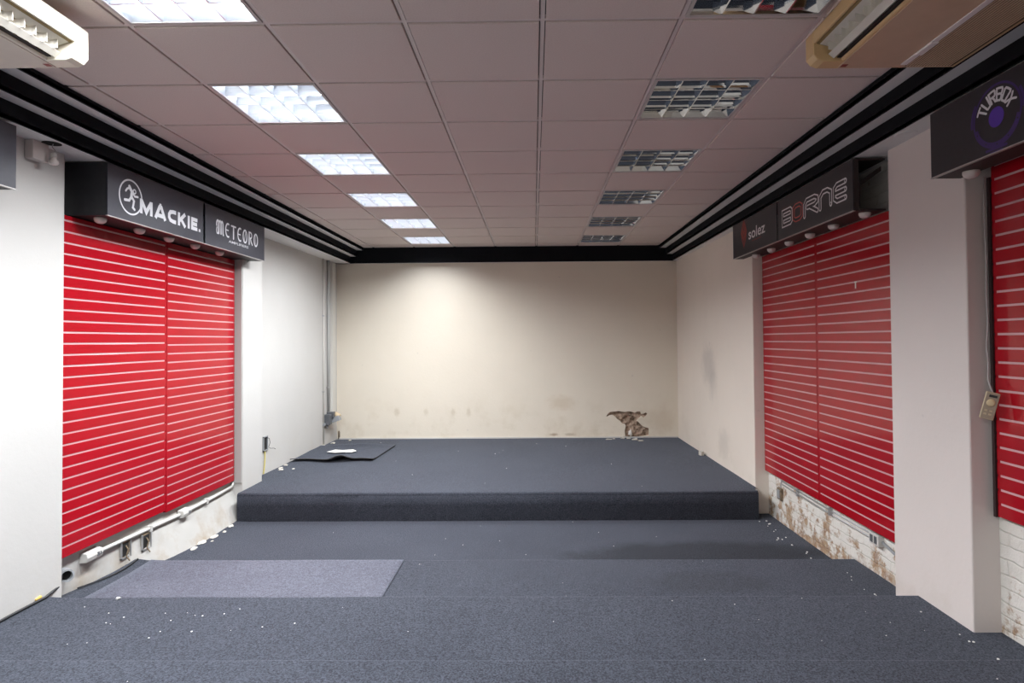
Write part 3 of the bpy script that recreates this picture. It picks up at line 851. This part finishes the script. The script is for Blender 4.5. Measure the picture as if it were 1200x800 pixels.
sl = MB(); font(sl, G, 'BORNE ELETRONICA'.replace('BORNE ELETRONICA', '- - - - - - - - - - - -'), 5.17, 2.884, 0.30, 0.003, 0.0012)
build('small_line', sl, 'print_rust', pans3[1], recalc=False)
s2 = MB(); font(s2, G, 'solez', 5.985, 2.757, 0.425, 0.105, 0.0012, bold=0.012); build('lettering', s2, 'print_grey', pans3[0], recalc=False)
s4 = MB(); stroke(s4, G, [(5.895, 2.733), (5.660, 2.733)], 0.006, 0.0012); build('small_line', s4, 'print_rust', pans3[0], recalc=False)
s3 = MB()
cy, cz = 6.118, 2.840
poly(s3, G, [(cy, cz + .148), (cy - .055, cz + .075), (cy - .085, cz + .02), (cy - .062, cz - .05), (cy, cz - .148), (cy + .062, cz - .05), (cy + .085, cz + .02), (cy + .055, cz + .075)][::-1], 0.001)
build('flame_emblem', s3, 'print_rust', pans3[0], recalc=False)
s5 = MB()
for (a, b, c, d) in ((-.05, .03, .0, -.03), (.05, .03, .0, -.03), (-.04, -.04, 0, -.09), (.04, -.04, 0, -.09), (-.03, .08, 0, .03), (.03, .08, 0, .03)):
    stroke(s5, G, [(cy + a, cz + b), (cy + c, cz + d)], 0.008, 0.0016)
build('flame_vein', s5, 'print_dark', pans3[0], recalc=False)

# --- right, nearest: purple loudspeaker emblem with arched lettering
bx4, pans4 = lightbox(2.128, -1, 1.30, 3.246, Z0 + 0.003, Z1 - 0.006, [(1.302, 3.244)], 2.286,
                      'black sign box at the right edge with a purple ring emblem', [3.11, 2.55], ['sign_black'])
rg, vi, wt = MB(), MB(), MB()
c0 = (2.782, 2.800); R0 = 0.143
ring(rg, G, c0, R0 - 0.007, R0 + 0.003, 0.001, 60)
ring(rg, G, (c0[0], c0[1]), R0 - 0.022, R0 + 0.004, 0.0012, 40, math.radians(195), math.radians(345))
stroke(rg, G, [(c0[0] + .065, c0[1] - .150), (c0[0] - .055, c0[1] - .150)], 0.012, 0.001)
stroke(rg, G, [(c0[0] + .038, c0[1] - .166), (c0[0] - .030, c0[1] - .166)], 0.010, 0.001)
ring(rg, G, c0, R0 + 0.006, R0 + 0.020, 0.0010, 20, math.radians(150), math.radians(186))
ring(rg, G, c0, R0 + 0.006, R0 + 0.020, 0.0010, 20, math.radians(-6), math.radians(35))
for a in (205, 240, 270, 300, 335):
    disc(wt, G, (c0[0] + (R0 - .010) * math.cos(math.radians(a)), c0[1] + (R0 - .010) * math.sin(math.radians(a))), 0.004, 0.0016, 10)
build('ring_emblem', rg, 'print_purple', pans4[0], recalc=False)
build('ring_bolt', wt, 'print_dark', pans4[0], recalc=False)
disc(vi, G, (c0[0] + 0.002, c0[1] - 0.008), 0.046, 0.001, 40); build('emblem_centre', vi, 'print_violet', pans4[0], recalc=False)
al = MB()
glyph = {'T': [[(0, 1), (1, 1)], [(.5, 1), (.5, 0)]], 'U': [[(0, 1), (0, .1), (.12, 0), (.88, 0), (1, .1), (1, 1)]],
         'R': [[(0, 0), (0, 1), (.9, 1), (1, .9), (1, .6), (.85, .5), (.1, .5)], [(.45, .5), (1, 0)]],
         'B': [[(0, 0), (0, 1), (.85, 1), (.95, .88), (.95, .62), (.85, .52), (.1, .52)], [(.85, .52), (1, .4), (1, .12), (.88, 0), (0, 0)]],
         'O': [[(.1, 0), (0, .12), (0, .88), (.1, 1), (.9, 1), (1, .88), (1, .12), (.9, 0), (.1, 0)]], 'X': [[(0, 1), (1, 0)], [(0, 0), (1, 1)]]}
rin, rout = 0.068, 0.122
span = 150
for k, ch in enumerate('TURBOX'):
    a_mid = 90 + span / 2 - span * (k + .5) / 6
    for pl in glyph[ch]:
        pts = []
        for a, b in zip(pl[:-1], pl[1:]):
            for q in range(5):
                s = q / 5; gx, gz = a[0] + (b[0] - a[0]) * s, a[1] + (b[1] - a[1]) * s
                pts.append((gx, gz))
        pts.append(pl[-1])
        out = []
        for gx, gz in pts:
            ang = math.radians(a_mid - (gx - .5) * 18.5); r = rin + (rout - rin) * gz
            # mirrored because reading runs towards -y
            out.append((c0[0] - r * math.cos(ang), c0[1] - 0.004 + r * math.sin(ang)))
        stroke(al, G, out, 0.0105, 0.0018)
build('lettering', al, 'print_white', pans4[0], recalc=False)

# ------------------------------------------------------------------ under-ceiling air conditioners
def aircon(fx, s, ytop, zb, zt, label, m_front, m_under, m_strip):
    """fx: x of the front lip, s: +1 when the unit lies towards +x of the front; far end at ytop"""
    y0 = 1.15; L = ytop; dpt = 0.70
    root = thing('air_conditioner', (fx + s * 0.35, (y0 + L) / 2, zb), label, 'air conditioner', 'under-ceiling air conditioners')
    X = lambda d: fx + s * d
    bd = MB()
    # body shell: front upper strip, top, back, underside (outlet left open between them)
    zo = zb + 0.078
    bd.prism([(X(0), zo), (X(0), zt - .012), (X(.012), zt), (X(dpt), zt), (X(dpt), zb + .06), (X(dpt - .04), zb), (X(.125), zb), (X(.115), zb + .010), (X(dpt - .06), zb + .02), (X(dpt - .03), zt - .02), (X(.03), zt - .02), (X(.014), zo)], 1, y0, L - 0.075)
    # moulded end
    bd.prism([(X(0), zb + .032), (X(0), zt - .012), (X(.012), zt), (X(dpt), zt), (X(dpt), zb + .06), (X(dpt - .04), zb), (X(.045), zb), (X(.018), zb + .010)], 1, L - 0.075, L)
    bd.prism([(X(0), zb + .032), (X(0), zt - .012), (X(.012), zt), (X(dpt), zt), (X(dpt), zb + .06), (X(dpt - .04), zb), (X(.045), zb), (X(.018), zb + .010)], 1, y0 - .075, y0)
    build('body', bd, m_front, root, bevel=0.006, seg=3)
    un = MB(); un.box((X(.135), y0 - .07, zb - .003), (X(dpt - .06), L - .012, zb + .003)); build('underside_panel', un, m_under, root, bevel=0.002)
    inn = MB()
    inn.prism([(X(.014), zo), (X(.016), zo + .004), (X(.15), zb + .05), (X(.15), zb + .014), (X(.143), zb + .012), (X(.143), zb + .046)], 1, y0, L - .0755)
    build('outlet_lining', inn, 'ac_inside', root)
    # lower lip with its dark slot
    lip = MB(); lip.prism([(X(.062), zb + .030), (X(.070), zb + .036), (X(.094), zb + .018), (X(.086), zb + .010)], 1, y0, L - .08); build('air_deflector', lip, 'ac_vane' , root)
    sl_ = MB(); sl_.box((X(.10), y0, zb + .012), (X(.118), L - .082, zb + .016)); build('slot', sl_, 'ac_slot', root)
    up = MB(); up.prism([(X(.026), zo - .004), (X(.030), zo), (X(.075), zo - .012), (X(.071), zo - .016)], 1, y0, L - .08); build('air_deflector', up, 'ac_vane', root)
    n = 0; yv = L - .12
    while yv > y0 + .05 and n < 22:
        vn = MB()
        # curved guide vane, one leaf
        pts = []
        for q in range(6):
            t = q / 5; pts.append((X(.045 + .075 * t), yv - .055 * t * t))
        vs = []
        for (xx, yy), t in zip(pts, [q / 5 for q in range(6)]):
            zc = zb + .058 - .02 * t
            hh = .026 * (1 - .25 * t)
            vs += [(xx, yy, zc - hh), (xx, yy, zc + hh), (xx, yy + .003, zc + hh), (xx, yy + .003, zc - hh)]
        vn.add(vs, [(4 * i + a, 4 * i + b, 4 * i + 4 + b, 4 * i + 4 + a) for i in range(5) for a, b in ((0, 1), (1, 2), (2, 3), (3, 0))] + [(0, 1, 2, 3), (20, 21, 22, 23)])
        build('guide_vane', vn, 'ac_vane', root, smooth=False); yv -= .055; n += 1
    dv = MB(); dv.prism([(X(.004), zo), (X(.012), zb + .035), (X(.05), zb + .006), (X(.115), zb + .004), (X(.13), zb + .05), (X(.03), zo + .005)], 1, L - .62, L - .604); build('divider', dv, m_front, root)
    # intake grille and its clip rail
    gr = MB(); g0, g1 = .43, .63
    k = 0
    while g0 + k * .0125 < g1:
        d = g0 + k * .0125; gr.box((X(d), y0, zb - .0062), (X(d + .0066), L - .03, zb - .0044)); k += 1
    gb = MB(); gb.box((X(g0 - .004), y0, zb - .0045), (X(g1 + .008), L - .026, zb - .0032)); build('intake', gb, 'intake_shade', root)
    build('intake_grille', gr, m_under, root)
    rl = MB(); rl.box((X(g0 - .034), y0, zb - .008), (X(g0 - .006), L - .045, zb - .003)); build('clip_rail', rl, m_strip, root, bevel=0.002)
    cl = MB(); cl.cbox((X(g0 - .018), L - .20, zb - .009), (.016 * s, 0, 0), (0, .055, 0), (0, 0, .004)); build('clip', cl, m_strip, root, bevel=0.003)
    bg = MB(); bg.box((X(.14), L - .05, zb - .004), (X(.165), L - .025, zb - .003)); build('badge', bg, 'print_rust', root)
    for yy in (L - .35, y0 + .35):      # hangers up to the ceiling
        hg = MB(); hg.box((X(.15), yy - .02, zt), (X(.18), yy + .02, CZ - .006)); hg.box((X(.52), yy - .02, zt), (X(.55), yy + .02, CZ - .006)); build('hanger', hg, 'ac_under', root)
    return root
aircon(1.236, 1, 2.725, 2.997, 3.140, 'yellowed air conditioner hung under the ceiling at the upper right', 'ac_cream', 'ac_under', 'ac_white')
aircon(-1.955, -1, 2.63, 3.000, 3.165, 'bright cream air conditioner hung under the ceiling at the upper left', 'ac_lit', 'ac_under_lit', 'ac_white')

# ------------------------------------------------------------------ hanging bulb, wall box, empty downlight
hb = thing('hanging_bulb', (-2.885, 3.60, H3 - 0.13), 'small bare bulb dangling on wires from a ceiling hole, upper left', 'light bulb')
b = MB(); b.lathe((-2.885, 3.60, H3 - 0.128), (0, 0, 1), [(.004, 0), (.020, .003), (.027, .012), (.026, .024), (.014, .038), (.014, .046)], 18); build('bulb', b, 'lamp_white', hb, smooth=True)
b = MB(); b.lathe((-2.885, 3.60, H3 - 0.082), (0, 0, 1), [(.015, 0), (.016, .006), (.016, .024), (.008, .030)], 16); build('socket', b, 'pvc', hb, smooth=True)
b = MB(); b.tube([(-2.885, 3.60, H3 - .055), (-2.875, 3.60, H3 - .04), (-2.89, 3.595, H3 - .02), (-2.88, 3.59, H3 + .0)], .0025, 6); build('wire', b, 'grey_wire', hb)
b = MB(); b.lathe((-2.885, 3.585, H3 - .0015), (0, 0, -1), [(.050, 0), (.050, .001)], 24); build('ceiling_hole', b, 'dark_hole', hb)
wbx = MB(); wbx.box((-2.98, 3.50, 2.875), (-2.925, 3.615, 3.0 - .014)); tag(build('wall_box', wbx, 'pillar', bevel=0.006), 'plain beige box on the wall at the upper left, next to the hanging bulb', 'wall box')
dl = thing('recessed_downlight', (2.21, 3.585, H3), 'small round recessed downlight in the white soffit above the right pillar', 'ceiling light')
b = MB(); b.lathe((2.21, 3.585, H3), (0, 0, -1), [(.042, -.001), (.060, 0), (.060, .003), (.054, .006), (.042, .003)], 28); build('ring', b, 'soffit', dl, smooth=True)
b = MB(); b.lathe((2.21, 3.585, H3), (0, 0, -1), [(.043, 0), (.043, .001)], 24); build('glass', b, 'box_mid', dl)

# ------------------------------------------------------------------ far left corner services
def wx(y): return -3.10 + 0.05 * (y - 6.55) / (YB - 6.55)
def pipe(y, z0, z1, r, m, label, cat='pipe', group=None, clips=()):
    root = thing('conduit_pipe', (wx(y) + r, y, z0), label, cat, group)
    b = MB(); b.tube([(wx(y) + r + .002, y, z0), (wx(y) + r + .002, y, z1)], r, 12); build('tube', b, m, root, smooth=True)
    for z in clips:
        c = MB(); c.lathe((wx(y) + r + .002, y, z), (0, 0, 1), [(r + .004, 0), (r + .004, .018)], 12); c.box((wx(y) + .001, y - r - .022, z), (wx(y) + .006, y + r + .022, z + .018)); build('clip', c, 'steel', root)
    return root
pipe(8.76, 0.30, H3, .010, 'pipe_pale', 'thin pale vertical conduit in the far left corner, leftmost of the pair', clips=(1.05, 2.15))
pipe(8.93, 0.755, H3, .019, 'pipe_grey', 'grey vertical conduit in the far left corner, running down to the socket box', clips=(2.15, 1.10))
b = MB(); b.box((wx(9.1), 9.07, 0.72), (wx(9.1) + .035, 9.215, H3)); tag(build('cable_trunking', b, 'pipe_pale', bevel=.004), 'flat pale cable duct rising beside the conduits in the far left corner', 'cable duct')
jb = thing('socket_box', (wx(8.93) + .05, 8.93, 0.56), 'dark grey socket box with a tan plug on the far left wall', 'socket')
b = MB(); b.box((wx(8.9) + .002, 8.80, .57), (wx(8.9) + .085, 8.90, .72)); build('box', b, 'box_grey', jb, bevel=.006)
b = MB(); b.box((wx(8.95) + .002, 8.90, .66), (wx(8.95) + .10, 9.00, .745)); build('upper_box', b, 'box_grey', jb, bevel=.006)
b = MB(); b.cbox((wx(8.98) + .11, 8.99, .635), (.06, .0, .02), (0, .05, 0), (-.012, 0, .036)); build('bracket', b, 'box_mid', jb, bevel=.005)
b = MB(); b.lathe((wx(9.0) + .10, 9.02, .70), (.8, 0, -.45), [(.030, -.03), (.036, .0), (.036, .05), (.028, .07)], 16); build('plug', b, 'tan', jb, smooth=True)
b = MB(); b.tube([(wx(8.85) + .03, 8.85, .57), (wx(8.85) + .03, 8.86, .54), (wx(8.85) + .028, 8.85, .52)], .018, 10); build('cable_gland', b, 'box_mid', jb)
b = MB(); b.box((wx(8.77) + .002, 8.745, .565), (wx(8.77) + .03, 8.80, .60)); build('side_clip', b, 'box_mid', jb)
b = MB(); b.tube([(-3.02, 9.338, .28), (-3.02, 9.335, .40), (-3.012, 9.33, .41), (-3.004, 9.335, .39), (-3.004, 9.338, .31)], .006, 8); tag(build('bent_wire', b, 'rust', smooth=True), 'short bent rusty wire standing in the back left corner of the stage', 'wire')
sb = thing('switch_box', (wx(6.93), 6.94, .54), 'small open switch box with loose wires low on the left wall above the stage', 'switch')
b = MB(); xw = wx(6.93)
b.box((xw + .001, 6.885, .545), (xw + .006, 6.985, .70)); build('recess', b, 'dark_hole', sb)
b = MB(); b.box((xw, 6.88, .54), (xw + .016, 6.89, .705)); b.box((xw, 6.98, .54), (xw + .016, 6.99, .705)); b.box((xw, 6.88, .54), (xw + .016, 6.99, .55)); b.box((xw, 6.88, .695), (xw + .016, 6.99, .705)); build('box_rim', b, 'box_mid', sb)
b = MB(); b.tube([(xw + .010, 6.97, .685), (xw + .03, 6.99, .67), (xw + .034, 7.00, .62), (xw + .024, 6.985, .575), (xw + .03, 7.02, .552), (xw + .05, 7.07, .545), (xw + .055, 7.10, .53)], .0028, 6); build('loose_wire', b, 'cable', sb)
b = MB(); b.tube([(xw + .01, 6.92, .55), (xw + .014, 6.915, .45), (xw + .012, 6.90, .35), (xw + .01, 6.885, .285)], .006, 8); build('yellow_wire', b, 'yellow_wire', sb)

# ------------------------------------------------------------------ left lower wall: surface trunking, sockets, hole
lx = WL - 0.01
sc = thing('surface_conduit', (lx + .05, 5.2, .30), 'white plastic conduit with socket boxes along the base below the left red panels', 'conduit')
def fl_(y, z):
    k = max(0, 1 - z / 0.42); return lx + (0.01 + 0.11 * min(1, max(0, (y - 4.3) / 0.7))) * k ** 1.3
pts = [(fl_(y, z) + .020, y, z) for y, z in [(4.16, .325), (4.6, .318), (5.2, .308), (5.7, .315), (6.10, .33)]] 
b = MB(); b.tube(pts, .0135, 12); build('tube', b, 'pvc', sc, smooth=True)
b = MB(); b.tube([pts[-1], (pts[-1][0] - .004, 6.125, .345), (pts[-1][0] - .01, 6.13, .372)], .0135, 12); build('elbow', b, 'pvc', sc, smooth=True)
for y, z, ln_ in ((4.17, .327, .075), (5.25, .310, .06)):
    x = fl_(y, z)
    b = MB(); b.prism([(x, z - .036), (x + .052, z - .030), (x + .060, z), (x + .052, z + .030), (x, z + .036)], 1, y - ln_, y + ln_); q = build('end_socket' if ln_ > .07 else 'middle_socket', b, 'pvc', sc, bevel=.005)
    b = MB(); b.box((x + .056, y + ln_ * .25, z - .012), (x + .0605, y + ln_ * .5, z + .012)); b.box((x + .056, y + ln_ * .62, z - .010), (x + .0605, y + ln_ * .75, z + .010)); build('socket_slot', b, 'box_grey', q)
for y in (4.8, 5.62):
    x = fl_(y, .312)
    b = MB(); b.box((x, y - .014, .288), (x + .036, y + .014, .338)); build('clip', b, 'pvc', sc, bevel=.003)
for q, (y, z) in enumerate(((4.53, .240), (4.75, .228))):
    x = fl_(y, z) + .004
    r = thing('socket_recess', (x, y, z - .06), ['rusty open socket recess below the left conduit, nearer the camera', 'rusty open socket recess below the left conduit, nearer the stage'][q], 'socket', 'rusty socket recesses on the left')
    b = MB(); b.box((x - .006, y - .052, z - .060), (x + .003, y + .052, z + .060)); build('back_plate', b, 'rust', r)
    b = MB(); b.box((x - .002, y - .040, z - .045), (x + .005, y + .034, z + .050)); build('opening', b, 'dark_hole', r)
    b = MB(); b.box((x, y - .056, z - .062), (x + .012, y - .046, z + .062)); b.box((x, y + .046, z - .062), (x + .012, y + .056, z + .062)); b.box((x, y - .056, z - .064), (x + .012, y + .03, z - .052)); build('rim', b, 'steel', r)
    b = MB(); b.tube([(x + .006, y, z + .03), (x + .02, y + .006, z), (x + .014, y - .004, z - .05), (x + .03, y + .01, z - .085)], .005, 6); build('wire_stub', b, 'rust', r)
ph = thing('pipe_end', (-3.02, 3.90, .245), 'open dark pipe end at floor level by the left wall corner', 'pipe')
b = MB(); b.lathe((-3.065, 3.93, .288), (.75, -.62, .1), [(.030, 0), (.040, 0), (.040, .085), (.030, .085), (.030, .03)], 20); build('pipe_wall', b, 'box_mid', ph, smooth=False)
b = MB(); b.lathe((-3.065, 3.93, .288), (.75, -.62, .1), [(.030, .040), (.030, .044)], 20); build('pipe_bore', b, 'dark_hole', ph)
b = MB(); b.tube([(-2.962, y, floor_z(-2.962, y) + .012 + .006 * math.sin(y * 9)) for y in [2.4 + .1 * k for k in range(3)] ] + [(-2.958 + .006 * math.sin(y * 7), y, floor_z(-2.958, y) + .010) for y in [2.85 + .08 * k for k in range(11)]] + [(-2.99, 3.80, .262), (-3.03, 3.87, .30)], .008, 8)
tag(build('floor_cable', b, 'cable', smooth=True), 'black cable along the foot of the white wall at the left edge', 'cable')
b = MB(); b.tube([(-3.04 + .03 * math.sin(y * 6), y, floor_z(-3.04, y) + .012) for y in [4.05 + .05 * k for k in range(17)]], .0055, 8)
tag(build('floor_cable', b, 'cable', smooth=True), 'thin black cable on the carpet edge below the left red panels', 'cable')
b = MB(); b.blob((-2.973, 3.62, .262), .03, 4, (.35, 1.1, .5)); tag(build('foam_lump', b, 'foam', smooth=True), 'small orange foam lump at the foot of the white wall at the left', 'debris')

# ------------------------------------------------------------------ right lower wall: steel conduits
rx_ = 2.395
rc = thing('steel_conduit', (2.38, 5.1, .30), 'pair of thin steel conduits with a box below the right red panels', 'conduit')
for q, dz in enumerate((.0, -.030)):
    b = MB(); b.tube([(2.388, 5.92 - q * .02, .405 + dz), (2.392, 5.2, .392 + dz), (2.405, 4.36, .385 + dz)], .007, 8); build('tube', b, 'steel', rc, smooth=True)
b = MB(); b.box((2.37, 4.24, .335), (2.425, 4.36, .415)); build('outlet_box', b, 'pvc', rc, bevel=.005)
b = MB(); b.box((2.366, 4.26, .35), (2.371, 4.29, .40)); b.box((2.366, 4.31, .35), (2.371, 4.34, .40)); build('outlet_slot', b, 'box_grey', rc)
b = MB(); b.tube([(2.40, 4.24, .37), (2.395, 4.10, .345), (2.40, 3.92, .33)], .010, 8); build('cable', b, 'box_mid', rc, smooth=True)
for y in (5.55, 4.95):
    b = MB(); b.box((2.372, y - .012, .352), (2.41, y + .012, .415)); build('clip', b, 'steel', rc)
b = MB(); b.tube([(2.388, 5.92, .405), (2.384, 5.93, .36), (2.384, 5.93, .31)], .006, 8); build('elbow', b, 'steel', rc)
rbx = thing('rusty_box', (2.37, 5.93, .22), 'small rusty metal box on the painted brick below the right panels', 'socket')
b = MB(); b.box((2.362, 5.88, .225), (2.40, 5.975, .335)); build('box', b, 'rust', rbx, bevel=.003)
b = MB(); b.box((2.358, 5.90, .24), (2.363, 5.955, .32)); build('cover', b, 'box_mid', rbx)

# ------------------------------------------------------------------ wired remote control on the right
rem = thing('wired_remote', (2.331, 3.135, 1.352), 'beige wired remote control dangling on a grey wire beside the right pillar', 'remote control')
def rp_(a, b_, c):       # a across, b_ up, c out, tilted and turned towards the room
    a, b_, c = a * .88, b_ * .9, c * .9
    t = math.radians(-14); a2, b2 = a * math.cos(t) - b_ * math.sin(t), a * math.sin(t) + b_ * math.cos(t)
    u = Vector((.88, -.47, 0)); n = Vector((-.47, -.88, 0))
    return Vector((2.331, 3.135, 1.432)) + u * a2 + Vector((0, 0, 1)) * b2 + n * c
def rbox(mb, a0, a1, b0, b1, c0, c1):
    mb.add([rp_(a0, b0, c0), rp_(a1, b0, c0), rp_(a1, b1, c0), rp_(a0, b1, c0), rp_(a0, b0, c1), rp_(a1, b0, c1), rp_(a1, b1, c1), rp_(a0, b1, c1)],
           [(0, 3, 2, 1), (4, 5, 6, 7), (0, 1, 5, 4), (1, 2, 6, 5), (2, 3, 7, 6), (3, 0, 4, 7)])
b = MB(); rbox(b, -.034, .034, -.078, .078, -.008, .008); build('body', b, 'remote_side', rem, bevel=.004)
b = MB(); rbox(b, -.031, .031, -.074, .074, .0075, .0095); build('face', b, 'remote', rem, bevel=.001)
b = MB(); rbox(b, -.017, .022, .050, .064, .0095, .0105); build('display', b, 'cable', rem)
b = MB(); b.lathe(rp_(.0, .018, .009), (-.47, -.88, 0), [(.019, 0), (.019, .003), (.014, .005), (.001, .0052)], 20); build('dial', b, 'remote_dial', rem, smooth=True)
for a, c in ((-.014, -.028), (.010, -.028), (-.014, -.048), (.010, -.048)):
    b = MB(); rbox(b, a - .007, a + .007, c - .005, c + .005, .0095, .0115); build('button', b, 'remote_side', rem)
b = MB(); tp = rp_(-.005, .078, 0)
b.tube([tp, (2.352, 3.170, 1.56), (2.368, 3.188, 1.66), (2.362, 3.19, 1.74), (2.374, 3.192, 1.86), (2.366, 3.19, 2.0), (2.372, 3.192, 2.2), (2.366, 3.192, 2.4), (2.370, 3.195, 2.625)], .0045, 8); build('cord', b, 'grey_wire', rem, smooth=True)

# ------------------------------------------------------------------ plaster debris
def chip(x, y, z, r, seed, sx, label, grp):
    b = MB(); b.blob((x, y, z + r * sx[2] * .55), r, seed, sx)
    return tag(build('plaster_chip', b, 'chip'), label, 'debris', grp)
gch = 'plaster chips below the hole in the back wall'
for k, (x, y, r, sx) in enumerate(((1.345, 9.26, .042, (1.1, .8, .75)), (1.43, 9.24, .034, (1.3, .8, .4)), (1.50, 9.10, .045, (1.2, .9, .4)), (1.57, 9.02, .036, (1.5, .8, .35)), (1.53, 9.19, .03, (1.1, .8, .5)), (1.12, 9.17, .04, (1.7, .5, .3)), (1.20, 9.22, .024, (1.3, .6, .35)))):
    chip(x, y, STG_Z, r, k, sx, 'pale plaster chip on the stage below the broken hole in the back wall', gch)
b = MB(); b.blob((1.475, 9.372, .345), .062, 9, (.62, .45, 1.0)); tag(build('plaster_lump', b, 'paper', smooth=True), 'white lump of plaster standing inside the hole in the back wall', 'debris')
gl2 = 'plaster flakes along the base of the left wall'
for k, (x, y, r) in enumerate(((-2.94, 5.86, .030), (-2.92, 5.70, .022), (-2.94, 5.55, .035), (-2.96, 5.38, .042), (-2.94, 5.22, .03), (-2.90, 5.44, .014))):
    chip(x, y, floor_z(x, y), r, k + 20, (1, 1.5, .35), 'white plaster flake on the carpet along the base of the left wall by the stage', gl2)
gl3 = 'plaster flakes on the stage by the left wall'
for k, (x, y, r) in enumerate(((-3.03, 7.22, .03), (-2.98, 7.12, .035), (-3.04, 7.40, .03), (-2.86, 7.18, .02), (-3.05, 8.75, .035), (-2.98, 8.95, .04), (-2.8, 9.2, .03))):
    chip(x, y, STG_Z, r, k + 40, (1, 1.4, .35), 'white plaster flake on the stage carpet along the left wall', gl3)
b = MB(); b.cbox((2.16, 7.9, .305), (.02, .012, 0), (-.012, .03, 0), (0, 0, .028)); tag(build('plaster_block', b, 'chip', bevel=.004), 'small pale block at the foot of the right wall on the stage', 'debris')
random.seed(11)
cr = MB()
def crumb(x, y, r):
    z = STG_Z if y > 6.06 else floor_z(x, y)
    if -2.93 < x < -0.995 and 3.735 < y < 4.62: z += .006
    cr.blob((x, y, z + r * .4), r, random.random() * 50, (1, 1, .6))
for k in range(18): crumb(-2.05 + random.gauss(0, .22), 3.35 + random.gauss(0, .17), random.uniform(.0025, .006))
crumb(-2.52, 3.66, .016)
for k in range(40): crumb(random.uniform(-2.7, 2.1), random.uniform(2.5, 6.0), random.uniform(.002, .0042))
for k in range(16): crumb(random.uniform(-2.7, 2.1), random.uniform(6.2, 9.2), random.uniform(.003, .007))
for k in range(22): crumb(2.27 - abs(random.gauss(0, .05)), random.uniform(4.7, 6.1), random.uniform(.005, .012))
for k in range(12): crumb(2.22 - abs(random.gauss(0, .06)), random.uniform(2.8, 4.4), random.uniform(.004, .009))
tag(build('plaster_crumbs', cr, 'crumb', recalc=False), 'white plaster crumbs scattered over the carpet', 'debris', kind='stuff')

# ------------------------------------------------------------------ camera
f, cxp, cyp, pit, yaw, rol = 710.1, 617.16, 385.38, .0183, .0115, .0072
c, s = math.cos, math.sin
Rx = Matrix(((1, 0, 0), (0, c(pit), s(pit)), (0, -s(pit), c(pit))))
Rz = Matrix(((c(yaw), s(yaw), 0), (-s(yaw), c(yaw), 0), (0, 0, 1)))
Ry = Matrix(((c(rol), 0, -s(rol)), (0, 1, 0), (s(rol), 0, c(rol))))
R = Ry @ Rx @ Rz
cam = bpy.data.cameras.new('camera'); cam.sensor_width = 36; cam.lens = f / 1200 * 36
cam.shift_x = (600 - cxp) / 1200; cam.shift_y = (cyp - 400) / 1200; cam.clip_start = 0.05
co = bpy.data.objects.new('camera', cam); COL.objects.link(co)
m4 = Matrix((R[0], R[2], -R[1])).transposed().to_4x4(); m4.translation = (0, 0, ZO)
co.matrix_world = m4
S.camera = co

w = bpy.data.worlds.new('world'); S.world = w; w.use_nodes = True
w.node_tree.nodes['Background'].inputs[0].default_value = (0.05, 0.05, 0.055, 1)
S.view_settings.view_transform = 'Standard'; S.view_settings.look = 'None'
S.view_settings.gamma = 1.0; S.view_settings.exposure = 0.0; S.view_settings.use_curve_mapping = False
S.cycles.max_bounces = 10; S.cycles.diffuse_bounces = 6; S.cycles.glossy_bounces = 5
S.cycles.use_denoising = True
S.cycles.sample_clamp_indirect = 6.0
